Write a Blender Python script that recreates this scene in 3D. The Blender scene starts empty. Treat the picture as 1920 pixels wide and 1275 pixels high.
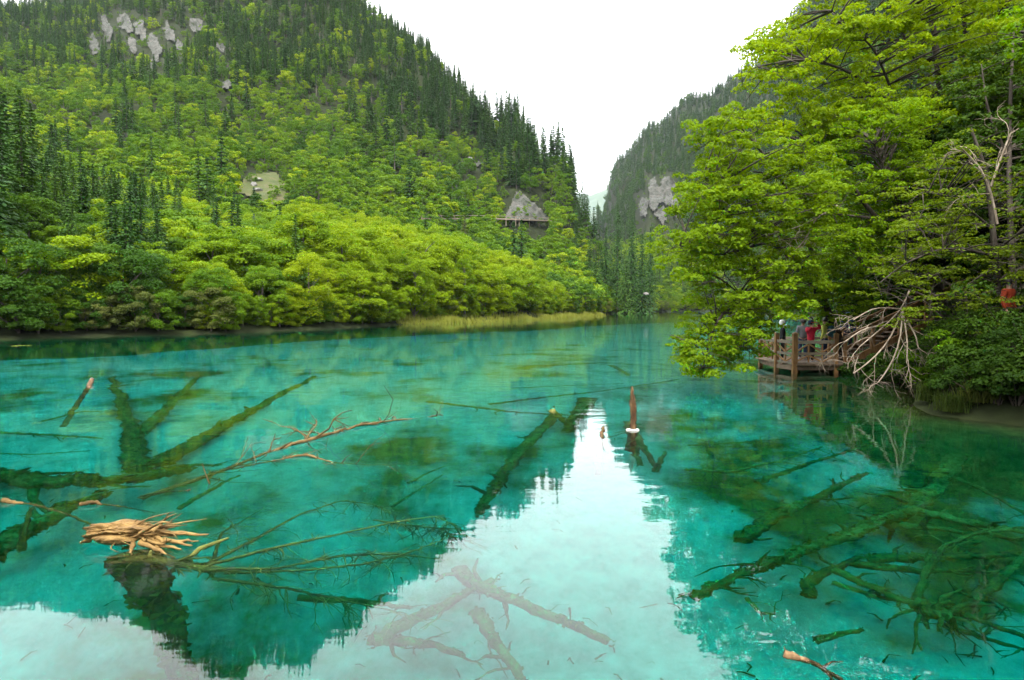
import bpy, math, random
import numpy as np
from mathutils import Vector, Matrix

# ------------------------------------------------------------------ camera, sky, sun, exposure
SC = bpy.context.scene
COL = SC.collection
CAM_H, FPX, HORIZON = 2.6, 1280.0, 575.0
PITCH = math.atan((637.5 - HORIZON) / FPX)
cam = bpy.data.cameras.new('camera')
cam.lens = 24.0; cam.sensor_width = 36.0; cam.clip_start = 0.1; cam.clip_end = 20000
camo = bpy.data.objects.new('camera', cam); COL.objects.link(camo)
camo.location = (0, 0, CAM_H); camo.rotation_euler = (math.pi / 2 - PITCH, 0, 0)
SC.camera = camo

SUN_EL, SUN_AZ = math.radians(60), math.radians(190)      # azimuth clockwise from +Y (almost straight behind)
world = bpy.data.worlds.new('World'); SC.world = world; world.use_nodes = True
wn = world.node_tree; wn.nodes.clear()
w_out = wn.nodes.new('ShaderNodeOutputWorld'); w_bg = wn.nodes.new('ShaderNodeBackground')
w_sky = wn.nodes.new('ShaderNodeTexSky'); w_sky.sky_type = 'NISHITA'; w_sky.sun_disc = False
w_sky.sun_elevation = SUN_EL; w_sky.sun_rotation = SUN_AZ
w_mix = wn.nodes.new('ShaderNodeMix'); w_mix.data_type = 'RGBA'
w_tc = wn.nodes.new('ShaderNodeTexCoord'); w_no = wn.nodes.new('ShaderNodeTexNoise')
w_no.inputs['Scale'].default_value = 2.2; w_no.inputs['Detail'].default_value = 4
w_rp = wn.nodes.new('ShaderNodeValToRGB')                  # an even deck of bright cloud over the sky
w_rp.color_ramp.elements[0].color = (8.6, 8.75, 8.95, 1); w_rp.color_ramp.elements[1].color = (10.4, 10.4, 10.4, 1)
w_rp.color_ramp.elements[0].position = .3; w_rp.color_ramp.elements[1].position = .7
wn.links.new(w_tc.outputs['Generated'], w_no.inputs['Vector'])
wn.links.new(w_no.outputs['Fac'], w_rp.inputs['Fac'])
w_mix.inputs[0].default_value = 0.92
wn.links.new(w_sky.outputs[0], w_mix.inputs[6]); wn.links.new(w_rp.outputs[0], w_mix.inputs[7])
wn.links.new(w_mix.outputs[2], w_bg.inputs['Color'])
w_bg.inputs['Strength'].default_value = 0.085
wn.links.new(w_bg.outputs[0], w_out.inputs['Surface'])

sun = bpy.data.lights.new('sun', 'SUN'); sun.energy = 1.5; sun.angle = math.radians(14); sun.color = (1, .96, .88)
suno = bpy.data.objects.new('sun', sun); COL.objects.link(suno)
sdir = Vector((math.sin(SUN_AZ) * math.cos(SUN_EL), math.cos(SUN_AZ) * math.cos(SUN_EL), math.sin(SUN_EL)))
suno.rotation_euler = (-sdir).to_track_quat('-Z', 'Y').to_euler()

vs = SC.view_settings
vs.view_transform = 'Standard'; vs.look = 'None'; vs.gamma = 1; vs.use_curve_mapping = False; vs.exposure = 2.42
cy = SC.cycles
cy.use_denoising = True; cy.max_bounces = 10; cy.diffuse_bounces = 3; cy.glossy_bounces = 3; cy.transmission_bounces = 6
cy.volume_bounces = 0; cy.caustics_refractive = True; cy.caustics_reflective = False; cy.sample_clamp_indirect = 8
cy.blur_glossy = 0.0
HAZE = 4e-5                                  # haze density per metre

# ------------------------------------------------------------------ helpers
CP, SP = math.cos(PITCH), math.sin(PITCH)
def pdir(px, py):
    a, b = (px - 960) / FPX, (637.5 - py) / FPX
    return np.array([a, CP + b * SP, -SP + b * CP])
def at(px, py, Y):                       # point seen at that pixel, Y metres ahead
    d = pdir(px, py); t = Y / d[1]
    return np.array([0, 0, CAM_H]) + d * t
def onz(px, py, z=0.0):                  # point seen at that pixel on the level z
    d = pdir(px, py); t = (z - CAM_H) / d[2]
    return np.array([0, 0, CAM_H]) + d * t
def under(px, py, depth):                # point seen at that pixel through the water, depth metres down
    s = onz(px, py); d = pdir(px, py); d = d / np.linalg.norm(d)
    h = math.hypot(d[0], d[1]) / 1.333; c = math.sqrt(1 - h * h)
    k = h / math.hypot(d[0], d[1])
    w = np.array([d[0] * k, d[1] * k, -c])
    return s + w * (depth / c)
def project(x, y, z):
    dy, dz = y, z - CAM_H
    depth = dy * CP - dz * SP
    v = dy * SP + dz * CP
    return 960 + FPX * x / depth, 637.5 - FPX * v / depth

def _hash(i, j, s):
    i = i.astype(np.int64); j = j.astype(np.int64)
    n = (i * 374761393 + j * 668265263 + s * 1442695041) & 0x7fffffff
    n = ((n ^ (n >> 13)) * 1274126177) & 0x7fffffff
    return ((n ^ (n >> 16)) & 0xffff) / 65535.0
def vnoise(x, y, s=0):
    x = np.asarray(x, float); y = np.asarray(y, float)
    i, j = np.floor(x), np.floor(y); f, g = x - i, y - j
    f = f * f * (3 - 2 * f); g = g * g * (3 - 2 * g)
    a, b = _hash(i, j, s), _hash(i + 1, j, s); c, d = _hash(i, j + 1, s), _hash(i + 1, j + 1, s)
    return (a + (b - a) * f) * (1 - g) + (c + (d - c) * f) * g
def fbm(x, y, s=0, o=4):
    r, a, t = 0, 1.0, 0
    for k in range(o):
        r = r + a * vnoise(x * 2 ** k, y * 2 ** k, s + k * 17); t += a; a *= .5
    return r / t
def sstep(a, b, x):
    t = np.clip((x - a) / (b - a), 0, 1); return t * t * (3 - 2 * t)

def mesh_from(name, V, F, smooth=False, mats=()):
    """V (n,3); F (m,3) or (m,4) index array, or list of mixed arrays"""
    me = bpy.data.meshes.new(name)
    Fs = F if isinstance(F, list) else [F]
    Fs = [np.asarray(f, np.int32) for f in Fs if len(f)]
    V = np.asarray(V, np.float32)
    me.vertices.add(len(V)); me.vertices.foreach_set('co', V.ravel())
    loops = np.concatenate([f.ravel() for f in Fs]); sizes = np.concatenate([np.full(len(f), f.shape[1], np.int32) for f in Fs])
    me.loops.add(len(loops)); me.loops.foreach_set('vertex_index', loops)
    me.polygons.add(len(sizes))
    st = np.zeros(len(sizes), np.int32); st[1:] = np.cumsum(sizes)[:-1]
    me.polygons.foreach_set('loop_start', st)
    me.update(calc_edges=True)
    me.polygons.foreach_set('use_smooth', np.full(len(sizes), bool(smooth)))
    for m in mats: me.materials.append(m)
    me.validate()
    return me
class MB:                                   # collects pieces of one part
    def __init__(s): s.V = []; s.F3 = []; s.F4 = []; s.n = 0
    def add(s, V, F):
        V = np.asarray(V, float); F = np.asarray(F, int)
        if not len(F): return
        (s.F3 if F.shape[1] == 3 else s.F4).append(F + s.n); s.V.append(V); s.n += len(V)
    def mesh(s, name, mat, smooth=False):
        F = [np.concatenate(f) for f in (s.F3, s.F4) if f]
        return mesh_from(name, np.concatenate(s.V), F, smooth, [mat])
    def tube(s, P, R, seg=6, cap=True, rough=0, rng=None):
        P = np.asarray(P, float); n = len(P); R = np.broadcast_to(np.asarray(R, float), (n,))
        T = np.gradient(P, axis=0); T /= np.linalg.norm(T, axis=1)[:, None] + 1e-9
        ref = np.array([0, 0, 1.0]) if abs(T[:, 2]).mean() < .8 else np.array([1.0, 0, 0])
        A = np.cross(T, ref); A /= np.linalg.norm(A, axis=1)[:, None] + 1e-9; B = np.cross(T, A)
        th = np.linspace(0, 2 * np.pi, seg, endpoint=False)
        rr = R[:, None] * np.ones((n, seg))
        if rough and rng is not None: rr = rr * (1 + rng.uniform(-rough, rough, (n, seg)))
        V = P[:, None, :] + rr[..., None] * (A[:, None, :] * np.cos(th)[None, :, None] + B[:, None, :] * np.sin(th)[None, :, None])
        V = V.reshape(-1, 3)
        i, j = np.meshgrid(np.arange(n - 1), np.arange(seg), indexing='ij'); k = (j + 1) % seg
        F = np.stack([i * seg + j, i * seg + k, (i + 1) * seg + k, (i + 1) * seg + j], -1).reshape(-1, 4)
        s.add(V, F)
        if cap:
            for e, p in ((0, P[0]), (n - 1, P[-1])):
                ring = V[e * seg:(e + 1) * seg]; VV = np.vstack([ring, p[None]])
                jj = np.arange(seg); s.add(VV, np.stack([jj, (jj + 1) % seg, np.full(seg, seg)], -1))
    def box(s, c, size, R=None):
        h = np.array(size) / 2
        V = np.array([[x, y, z] for x in (-1, 1) for y in (-1, 1) for z in (-1, 1)]) * h
        if R is not None: V = V @ np.asarray(R).T
        s.add(V + np.asarray(c), [[0, 1, 3, 2], [4, 6, 7, 5], [0, 4, 5, 1], [2, 3, 7, 6], [0, 2, 6, 4], [1, 5, 7, 3]])
    def beam(s, a, b, w, h):
        a, b = np.asarray(a, float), np.asarray(b, float); d = b - a; L = np.linalg.norm(d); x = d / L
        up = np.array([0, 0, 1.0]) if abs(x[2]) < .95 else np.array([0, 1.0, 0])
        y = np.cross(up, x); y /= np.linalg.norm(y); z = np.cross(x, y)
        s.box((a + b) / 2, (L, w, h), np.stack([x, y, z], 1))

def obj(name, me, parent=None, **kw):
    o = bpy.data.objects.new(name, me); COL.objects.link(o)
    if parent is not None: o.parent = parent
    for k, v in kw.items(): o[k] = v
    return o
def thing(name, label, cat, loc=(0, 0, 0), rz=0, sc=1, group=None):
    o = bpy.data.objects.new(name, None); COL.objects.link(o)
    o.location = loc; o.rotation_euler = (0, 0, rz); o.scale = (sc, sc, sc) if np.isscalar(sc) else sc
    o.empty_display_size = .2
    o['label'] = label; o['category'] = cat
    if group: o['group'] = group
    return o
def tag(o, label, cat, group=None):
    o['label'] = label; o['category'] = cat
    if group: o['group'] = group
    return o

# ------------------------------------------------------------------ materials
def new_mat(name):
    m = bpy.data.materials.new(name); m.use_nodes = True; m.node_tree.nodes.clear()
    return m, m.node_tree
def N(nt, t, **kw):
    n = nt.nodes.new(t)
    for k, v in kw.items():
        if k in n.inputs: n.inputs[k].default_value = v
        else: setattr(n, k, v)
    return n
def ramp(nt, fac, stops):
    r = nt.nodes.new('ShaderNodeValToRGB'); e = r.color_ramp.elements
    while len(e) < len(stops): e.new(.5)
    for q, (p, c) in zip(e, stops): q.position = p; q.color = (*c, 1)
    nt.links.new(fac, r.inputs['Fac']); return r
def leaf_mat(name, cols, trans=.4, spread=1.0, rough=.55):
    """leaves: hue varies per tree and per leaf; part of the light passes through"""
    m, nt = new_mat(name); L = nt.links
    oi = N(nt, 'ShaderNodeObjectInfo'); ge = N(nt, 'ShaderNodeNewGeometry')
    a = N(nt, 'ShaderNodeMath', operation='MULTIPLY'); a.inputs[1].default_value = .62 * spread
    b = N(nt, 'ShaderNodeMath', operation='MULTIPLY_ADD'); b.inputs[1].default_value = .38
    L.new(oi.outputs['Random'], a.inputs[0]); L.new(ge.outputs['Random Per Island'], b.inputs[0]); L.new(a.outputs[0], b.inputs[2])
    r = ramp(nt, b.outputs[0], [(i / (len(cols) - 1), c) for i, c in enumerate(cols)])
    p = N(nt, 'ShaderNodeBsdfPrincipled', Roughness=rough); p.inputs['Specular IOR Level'].default_value = .08
    t = N(nt, 'ShaderNodeBsdfTranslucent')
    h = N(nt, 'ShaderNodeHueSaturation', Hue=.49, Saturation=1.1, Value=1.25)
    L.new(r.outputs[0], p.inputs['Base Color']); L.new(r.outputs[0], h.inputs['Color']); L.new(h.outputs[0], t.inputs['Color'])
    mx = N(nt, 'ShaderNodeMixShader'); mx.inputs[0].default_value = trans
    L.new(p.outputs[0], mx.inputs[1]); L.new(t.outputs[0], mx.inputs[2])
    o = N(nt, 'ShaderNodeOutputMaterial'); L.new(mx.outputs[0], o.inputs['Surface'])
    return m
def solid_mat(name, cols, scale=4, rough=.85, bump=.0, stretch=None, detail=5, spec=.25, bscale=None, rnd=0):
    """noise-mottled opaque surface"""
    m, nt = new_mat(name); L = nt.links
    tc = N(nt, 'ShaderNodeTexCoord'); src = tc.outputs['Object']
    if stretch:
        mp = N(nt, 'ShaderNodeMapping'); mp.inputs['Scale'].default_value = stretch
        L.new(src, mp.inputs[0]); src = mp.outputs[0]
    no = N(nt, 'ShaderNodeTexNoise', Scale=scale, Detail=detail, Roughness=.6); L.new(src, no.inputs['Vector'])
    fac = no.outputs['Fac']
    if rnd:
        oi = N(nt, 'ShaderNodeObjectInfo'); a = N(nt, 'ShaderNodeMath', operation='MULTIPLY_ADD')
        a.inputs[1].default_value = rnd; L.new(oi.outputs['Random'], a.inputs[0]); L.new(fac, a.inputs[2])
        s2 = N(nt, 'ShaderNodeMath', operation='SUBTRACT'); s2.inputs[1].default_value = rnd / 2
        L.new(a.outputs[0], s2.inputs[0]); fac = s2.outputs[0]
    n = len(cols); r = ramp(nt, fac, [(.28 + .44 * i / (n - 1), c) for i, c in enumerate(cols)])
    p = N(nt, 'ShaderNodeBsdfPrincipled', Roughness=rough); p.inputs['Specular IOR Level'].default_value = spec
    L.new(r.outputs[0], p.inputs['Base Color'])
    if bump:
        b = N(nt, 'ShaderNodeBump', Strength=.8, Distance=bump)
        if bscale:
            n2 = N(nt, 'ShaderNodeTexNoise', Scale=bscale, Detail=6, Roughness=.65); L.new(src, n2.inputs['Vector']); L.new(n2.outputs['Fac'], b.inputs['Height'])
        else: L.new(no.outputs['Fac'], b.inputs['Height'])
        L.new(b.outputs[0], p.inputs['Normal'])
    o = N(nt, 'ShaderNodeOutputMaterial'); L.new(p.outputs[0], o.inputs['Surface'])
    return m

M = {}
M['leaf_bright'] = leaf_mat('leaf_bright', [(.08, .165, .003), (.15, .24, .003), (.23, .295, .004)])
M['leaf_mid'] = leaf_mat('leaf_mid', [(.04, .11, .005), (.078, .16, .005), (.13, .215, .006)])
M['leaf_deep'] = leaf_mat('leaf_deep', [(.020, .060, .007), (.038, .095, .008), (.07, .14, .010)])
M['leaf_olive'] = leaf_mat('leaf_olive', [(.07, .095, .02), (.10, .125, .025), (.13, .15, .035)])
M['needle'] = leaf_mat('needle', [(.016, .052, .011), (.030, .078, .013), (.058, .118, .015)], trans=.2)
M['needle_blue'] = leaf_mat('needle_blue', [(.03, .065, .05), (.045, .085, .065), (.06, .10, .075)], trans=.12)
M['needle_olive'] = leaf_mat('needle_olive', [(.06, .075, .02), (.085, .10, .025), (.11, .12, .03)], trans=.2)
M['fore_lime'] = leaf_mat('fore_lime', [(.095, .17, .004), (.15, .24, .005), (.22, .30, .006)], trans=.5)
M['fore_green'] = leaf_mat('fore_green', [(.06, .14, .004), (.10, .20, .005), (.17, .27, .006)], trans=.5)
M['fore_olive'] = leaf_mat('fore_olive', [(.075, .125, .007), (.12, .175, .009), (.19, .24, .02)], trans=.45)
M['fore_dark'] = leaf_mat('fore_dark', [(.014, .038, .004), (.025, .06, .005), (.045, .088, .006)], trans=.35)  # dark green, deepened to stand in for the shade over the right bank
M['bark'] = solid_mat('bark', [(.018, .014, .010), (.038, .03, .022), (.075, .064, .05)], 6, bump=.02, stretch=(1, 1, .25))
M['bark_far'] = solid_mat('bark_far', [(.06, .05, .04), (.12, .10, .085)], 2)
M['dead_wood'] = solid_mat('dead_wood', [(.13, .10, .07), (.24, .19, .14), (.36, .30, .24)], 8, bump=.01, stretch=(1, 1, .3))
M['rock'] = solid_mat('rock', [(.018, .026, .012), (.045, .046, .038), (.085, .077, .068)], .22, bump=.6, bscale=.5, detail=8, stretch=(1, 1, .45))
M['pale_rock'] = solid_mat('pale_rock', [(.11, .105, .095), (.22, .21, .195)], .6, bump=.2)
M['moss_log'] = solid_mat('moss_log', [(.025, .035, .008), (.055, .065, .012), (.10, .105, .02), (.17, .165, .045)], 3.2, bump=.05, bscale=9, rnd=.25)
M['brown_log'] = solid_mat('brown_log', [(.035, .02, .006), (.08, .048, .014), (.13, .082, .027)], 7, bump=.012, stretch=(1, 1, .4), rnd=.2)
M['root_wood'] = solid_mat('root_wood', [(.05, .024, .006), (.16, .092, .026), (.27, .168, .052)], 6, bump=.03, bscale=26, spec=.3, rough=.7)
M['stump_wood'] = solid_mat('stump_wood', [(.025, .012, .006), (.08, .04, .016), (.22, .14, .07)], 11, bump=.02, stretch=(1, 1, .35))
M['white_crust'] = solid_mat('white_crust', [(.45, .43, .39), (.65, .62, .58)], 20, bump=.004)
M['timber'] = solid_mat('timber', [(.13, .065, .025), (.22, .115, .045), (.29, .165, .07)], 3, bump=.004, stretch=(6, 6, 1), rough=.6, rnd=.2)
M['timber_grey'] = solid_mat('timber_grey', [(.12, .09, .065), (.2, .16, .12), (.27, .23, .18)], 4, bump=.004, stretch=(1, 6, 6), rough=.7, rnd=.2)
M['deck'] = solid_mat('deck', [(.075, .05, .032), (.13, .09, .06), (.18, .13, .09)], 5, bump=.004, rough=.75, rnd=.25)
M['reed'] = leaf_mat('reed', [(.13, .18, .02), (.19, .22, .03), (.24, .25, .05)], trans=.4)
M['moss'] = leaf_mat('moss', [(.05, .06, .012), (.085, .095, .018), (.14, .14, .03)], trans=.3)
M['tuft'] = leaf_mat('tuft', [(.03, .055, .01), (.06, .085, .015), (.10, .11, .025)], trans=.4)
M['meadow'] = solid_mat('meadow', [(.024, .04, .006), (.045, .054, .011), (.068, .057, .024)], .25, detail=8)
def ground_material():
    m, nt = new_mat('ground'); L = nt.links
    ge = N(nt, 'ShaderNodeNewGeometry'); sp = N(nt, 'ShaderNodeSeparateXYZ'); L.new(ge.outputs['Position'], sp.inputs[0])
    # lake bed: pale marl with algae felt, weed patches and painted shade
    n1 = N(nt, 'ShaderNodeTexNoise', Scale=.30, Detail=7, Roughness=.62); n2 = N(nt, 'ShaderNodeTexNoise', Scale=2.6, Detail=6, Roughness=.7)
    mp = N(nt, 'ShaderNodeMapping'); mp.inputs['Scale'].default_value = (1, .8, 1); L.new(ge.outputs['Position'], mp.inputs[0])
    L.new(mp.outputs[0], n1.inputs['Vector']); L.new(mp.outputs[0], n2.inputs['Vector'])
    marl = ramp(nt, n2.outputs['Fac'], [(.3, (.22, .26, .23)), (.5, (.35, .38, .335)), (.7, (.46, .48, .43))])
    weed_shade = ramp(nt, n2.outputs['Fac'], [(.35, (.035, .05, .012)), (.65, (.10, .12, .03))])
    at_ = N(nt, 'ShaderNodeAttribute', attribute_name='weed_shade')
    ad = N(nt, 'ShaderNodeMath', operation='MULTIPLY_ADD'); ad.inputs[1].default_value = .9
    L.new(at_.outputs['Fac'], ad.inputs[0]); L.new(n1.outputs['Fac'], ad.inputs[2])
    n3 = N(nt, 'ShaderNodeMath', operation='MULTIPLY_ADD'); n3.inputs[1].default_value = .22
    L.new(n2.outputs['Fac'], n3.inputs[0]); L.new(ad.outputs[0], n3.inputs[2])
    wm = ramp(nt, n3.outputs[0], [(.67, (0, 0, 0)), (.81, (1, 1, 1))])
    mx = N(nt, 'ShaderNodeMix', data_type='RGBA'); L.new(wm.outputs[0], mx.inputs[0]); L.new(marl.outputs[0], mx.inputs[6]); L.new(weed_shade.outputs[0], mx.inputs[7])
    # land: leaf litter and low green
    n4 = N(nt, 'ShaderNodeTexNoise', Scale=.5, Detail=8, Roughness=.65); L.new(ge.outputs['Position'], n4.inputs['Vector'])
    land = ramp(nt, n4.outputs['Fac'], [(.3, (.008, .009, .004)), (.5, (.013, .018, .006)), (.7, (.025, .034, .009))])
    zr = N(nt, 'ShaderNodeMapRange'); zr.inputs['From Min'].default_value = -.25; zr.inputs['From Max'].default_value = .02
    L.new(sp.outputs['Z'], zr.inputs['Value'])
    mz = N(nt, 'ShaderNodeMix', data_type='RGBA'); L.new(zr.outputs[0], mz.inputs[0]); L.new(mx.outputs[2], mz.inputs[6]); L.new(land.outputs[0], mz.inputs[7])
    p = N(nt, 'ShaderNodeBsdfPrincipled', Roughness=.95); p.inputs['Specular IOR Level'].default_value = .1
    L.new(mz.outputs[2], p.inputs['Base Color'])
    b = N(nt, 'ShaderNodeBump', Strength=.7, Distance=.12); L.new(n3.outputs[0], b.inputs['Height']); L.new(b.outputs[0], p.inputs['Normal'])
    o = N(nt, 'ShaderNodeOutputMaterial'); L.new(p.outputs[0], o.inputs['Surface'])
    return m
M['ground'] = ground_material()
def water_material():
    m, nt = new_mat('lake_water'); L = nt.links
    tc = N(nt, 'ShaderNodeTexCoord')
    mp = N(nt, 'ShaderNodeMapping'); mp.inputs['Scale'].default_value = (.45, 1, 1); L.new(tc.outputs['Object'], mp.inputs[0])
    n1 = N(nt, 'ShaderNodeTexNoise', Scale=2.1, Detail=3, Roughness=.5); n2 = N(nt, 'ShaderNodeTexNoise', Scale=.45, Detail=2)
    n3 = N(nt, 'ShaderNodeTexNoise', Scale=.09, Detail=2)
    for n in (n1, n2, n3): L.new(mp.outputs[0], n.inputs['Vector'])
    ms = N(nt, 'ShaderNodeMapRange'); ms.inputs['From Min'].default_value = .4; ms.inputs['From Max'].default_value = .65
    ms.inputs['To Min'].default_value = .35; ms.inputs['To Max'].default_value = 1.0; L.new(n3.outputs['Fac'], ms.inputs['Value'])
    ml = N(nt, 'ShaderNodeMath', operation='MULTIPLY'); L.new(n1.outputs['Fac'], ml.inputs[0]); L.new(ms.outputs[0], ml.inputs[1])
    ad = N(nt, 'ShaderNodeMath', operation='MULTIPLY_ADD'); ad.inputs[1].default_value = 1.5; L.new(n2.outputs['Fac'], ad.inputs[0]); L.new(ml.outputs[0], ad.inputs[2])
    b = N(nt, 'ShaderNodeBump', Strength=1, Distance=.006); L.new(ad.outputs[0], b.inputs['Height'])
    g = N(nt, 'ShaderNodeBsdfGlass', Roughness=0.0, IOR=1.333); L.new(b.outputs[0], g.inputs['Normal'])
    va = N(nt, 'ShaderNodeVolumeAbsorption'); va.inputs['Color'].default_value = (.0, .905, .89, 1); va.inputs['Density'].default_value = .95
    o = N(nt, 'ShaderNodeOutputMaterial'); L.new(g.outputs[0], o.inputs['Surface']); L.new(va.outputs[0], o.inputs['Volume'])
    return m
M['water'] = water_material()

# ------------------------------------------------------------------ the lie of the land
LAKE = np.array([(-41, 55), (-35.5, 61), (-29, 66.6), (-24, 77), (-16, 101), (-5, 116), (8, 150), (24, 196), (27, 215), (45, 290), (87, 385), (112, 400),
                 (110, 330), (92, 240), (74, 170), (58, 120), (44, 80), (34, 56), (24, 40), (19, 33.5), (15.2, 31), (15.0, 29.2), (14.8, 27.2), (14.2, 24), (12.6, 20.5), (10.9, 18), (10.3, 16.4),
                 (11.2, 15), (12.5, 12.5), (13, 8), (10.5, 3), (6, -2), (0, -4), (-12, -4), (-30, 2), (-48, 14), (-58, 30), (-52, 46)], float)
def lake_sd(x, y):                          # >0 inside the lake
    best = np.full(x.shape, 1e18); ins = np.zeros(x.shape, bool)
    for (ax, ay), (bx, by) in zip(LAKE, np.roll(LAKE, -1, axis=0)):
        dx, dy = bx - ax, by - ay
        t = np.clip(((x - ax) * dx + (y - ay) * dy) / (dx * dx + dy * dy), 0, 1)
        best = np.minimum(best, (x - ax - t * dx) ** 2 + (y - ay - t * dy) ** 2)
        c = ((ay > y) != (by > y)) & (x < dx * (y - ay) / (dy if dy else 1e-9) + ax); ins ^= c
    d = np.sqrt(best); return np.where(ins, d, -d)
# ground profiles: viewing column (picture x) -> (metres ahead, height)
PROF = {
    -500: [(38, 0), (60, 8), (110, 24), (250, 85), (420, 170), (650, 280), (760, 300), (1000, 250), (2000, 200)],
    0:    [(55, 0), (66, 4), (80, 10), (120, 19), (170, 33), (250, 66), (400, 143), (600, 250), (730, 310), (1000, 240), (2000, 200)],
    200:  [(60, 0), (72, 3), (95, 8), (130, 14), (180, 30), (250, 63), (400, 143), (560, 245), (760, 370), (1000, 330), (2000, 250)],
    430:  [(68, 0), (85, 3), (120, 7), (160, 17), (200, 32), (300, 80), (450, 165), (600, 270), (770, 392), (1000, 300), (2000, 250)],
    560:  [(77, 0), (100, 3), (135, 7), (175, 17), (220, 36), (320, 86), (450, 165), (590, 263), (690, 330), (900, 240), (2000, 200)],
    700:  [(95, 0), (130, 4), (180, 14), (230, 32), (330, 85), (450, 163), (565, 238), (700, 190), (1000, 100), (2000, 100)],
    850:  [(110, 0), (150, 4), (200, 14), (260, 38), (350, 85), (480, 157), (600, 120), (900, 40), (2000, 80)],
    950:  [(118, 0), (170, 5), (220, 16), (280, 40), (350, 74), (420, 108), (520, 80), (800, 20), (2000, 60)],
    1040: [(155, 0), (200, 4), (240, 14), (290, 34), (360, 72), (440, 50), (700, 12), (2000, 50)],
    1095: [(190, 0), (230, 5), (270, 20), (320, 44), (380, 30), (600, 10), (1300, 30), (2000, 60)],
    1130: [(205, 0), (260, 7), (300, 13), (330, 16), (400, 8), (700, 25), (1000, 85), (1300, 175), (1500, 190), (2000, 150)],
    1160: [(220, 0), (270, 7), (320, 11), (400, 8), (700, 45), (1000, 140), (1270, 235), (1500, 230), (2000, 200)],
    1220: [(290, 0), (340, 5), (420, 10), (650, 62), (900, 170), (1230, 300), (1500, 280), (2000, 240)],
    1300: [(395, 0), (450, 8), (600, 50), (850, 180), (1170, 378), (1500, 360), (2000, 300)],
    1400: [(200, 0), (280, 8), (450, 40), (800, 210), (1100, 410), (1500, 430), (2000, 350)],
    1500: [(60, 0), (120, 12), (300, 50), (600, 170), (1050, 470), (1500, 500), (2000, 400)],
    1600: [(29, 0), (34, 1.4), (60, 9), (150, 42), (400, 140), (700, 310), (1000, 500), (2000, 450)],
    1900: [(14.5, 0), (17, .7), (24, 4), (40, 13), (80, 34), (200, 92), (400, 220), (900, 530), (2000, 500)],
    2500: [(6, 0), (12, 2), (30, 14), (80, 40), (200, 100), (400, 220), (900, 500), (2000, 500)],
}
_cols = sorted(PROF); _rg = np.geomspace(3, 2600, 220)
_az, _tab = [], []
for c in _cols:
    u = (c - 960) / FPX; k = math.sqrt(1 + u * u); p = np.array(PROF[c], float)
    _az.append(math.atan(u)); _tab.append(np.interp(_rg, p[:, 0] * k, p[:, 1]))
for s in (-1, 1):
    bk = np.interp(_rg, [8, 30, 100, 400, 2000], [.4, 5, 25, 90, 220])
    if s < 0: _az = [-math.pi, -1.7] + _az; _tab = [bk, bk] + _tab
    else: _az = _az + [1.9, math.pi]; _tab = _tab + [bk, bk]
_az = np.array(_az); _tab = np.array(_tab)
def table_z(x, y):
    r = np.hypot(x, y); a = np.arctan2(x, y)
    i = np.clip(np.searchsorted(_az, a) - 1, 0, len(_az) - 2); f = np.clip((a - _az[i]) / (_az[i + 1] - _az[i]), 0, 1)
    f = f * f * (3 - 2 * f)
    q = np.clip(np.log(np.maximum(r, 3) / 3) / np.log(2600 / 3) * 219, 0, 218.999); j = q.astype(int); g = q - j
    z0 = _tab[i, j] * (1 - g) + _tab[i, j + 1] * g; z1 = _tab[i + 1, j] * (1 - g) + _tab[i + 1, j + 1] * g
    return z0 * (1 - f) + z1 * f
AZS = np.array([-3.0, 3.0]); AZF = np.array([1.0, 1.0])
def G(x, y):
    x = np.asarray(x, float); y = np.asarray(y, float)
    sd = lake_sd(x, y) + (fbm(x / 3.5, y / 3.5, 5, 3) - .5) * 1.4 * np.clip(np.hypot(x, y) / 40, .25, 1)
    r = np.hypot(x, y)
    z = table_z(x, y)
    z = z + (z - CAM_H) * (np.interp(np.arctan2(x, y), AZS, AZF) - 1) * sstep(110, 270, r)
    nz = (fbm(x / 70, y / 70, 1, 5) - .5) * np.clip(z * .28, 0, 34) + (fbm(x / 16, y / 16, 9, 3) - .5) * np.clip(z * .1, 0, 4)
    out = np.maximum(-sd, 0)
    land = np.minimum(np.maximum(z + nz, .18) + .12, .06 + out * .75 + out * out * .03)
    deep = 3.8 - 2.2 * sstep(8, 27, r) + (fbm(x / 6, y / 6, 3, 4) - .5) * 1.3
    wid = 3.2 + 5.0 * sstep(40, 80, r)
    bed = .04 - deep * sstep(0, wid, sd)
    return np.where(sd > 0, bed, land)
# scale each viewing column so that the wooded skyline stands as high as it should
SKY = np.array([(0, -10, 720), (100, -20, 730), (200, -35, 740), (260, -70, 745), (330, -120, 755), (430, -160, 765), (560, -130, 690), (640, -75, 620), (706, 0, 560), (738, 22, 545), (804, 62, 510), (855, 124, 480), (928, 193, 432), (994, 237, 395), (1037, 259, 362), (1081, 292, 325), (1100, 350, 315), (1118, 405, 320), (1127, 402, 1300), (1140, 335, 1290), (1200, 240, 1230), (1240, 215, 1210), (1300, 165, 1170), (1400, 105, 1100), (1460, 40, 1070), (1520, -30, 1040)], float)
def _calibrate():
    global AZS, AZF
    az = np.arctan((SKY[:, 0] - 960) / FPX); R = np.geomspace(150, 1700, 500); f = []
    for a, (px, py, D) in zip(az, SKY):
        x, y = R * math.sin(a), R * math.cos(a); _, q = project(x, y, G(x, y))
        if 1118 >= px > 1050: q = q[y < 520]
        want = HORIZON - (py + 15.5 / D * FPX); f.append(want / max(HORIZON - q.min(), 20))
    AZS = np.concatenate([[az[0] - .3], az, [az[-1] + .4]]); AZF = np.concatenate([[1], np.clip(f, .6, 1.7), [1]])
_calibrate()
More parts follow.
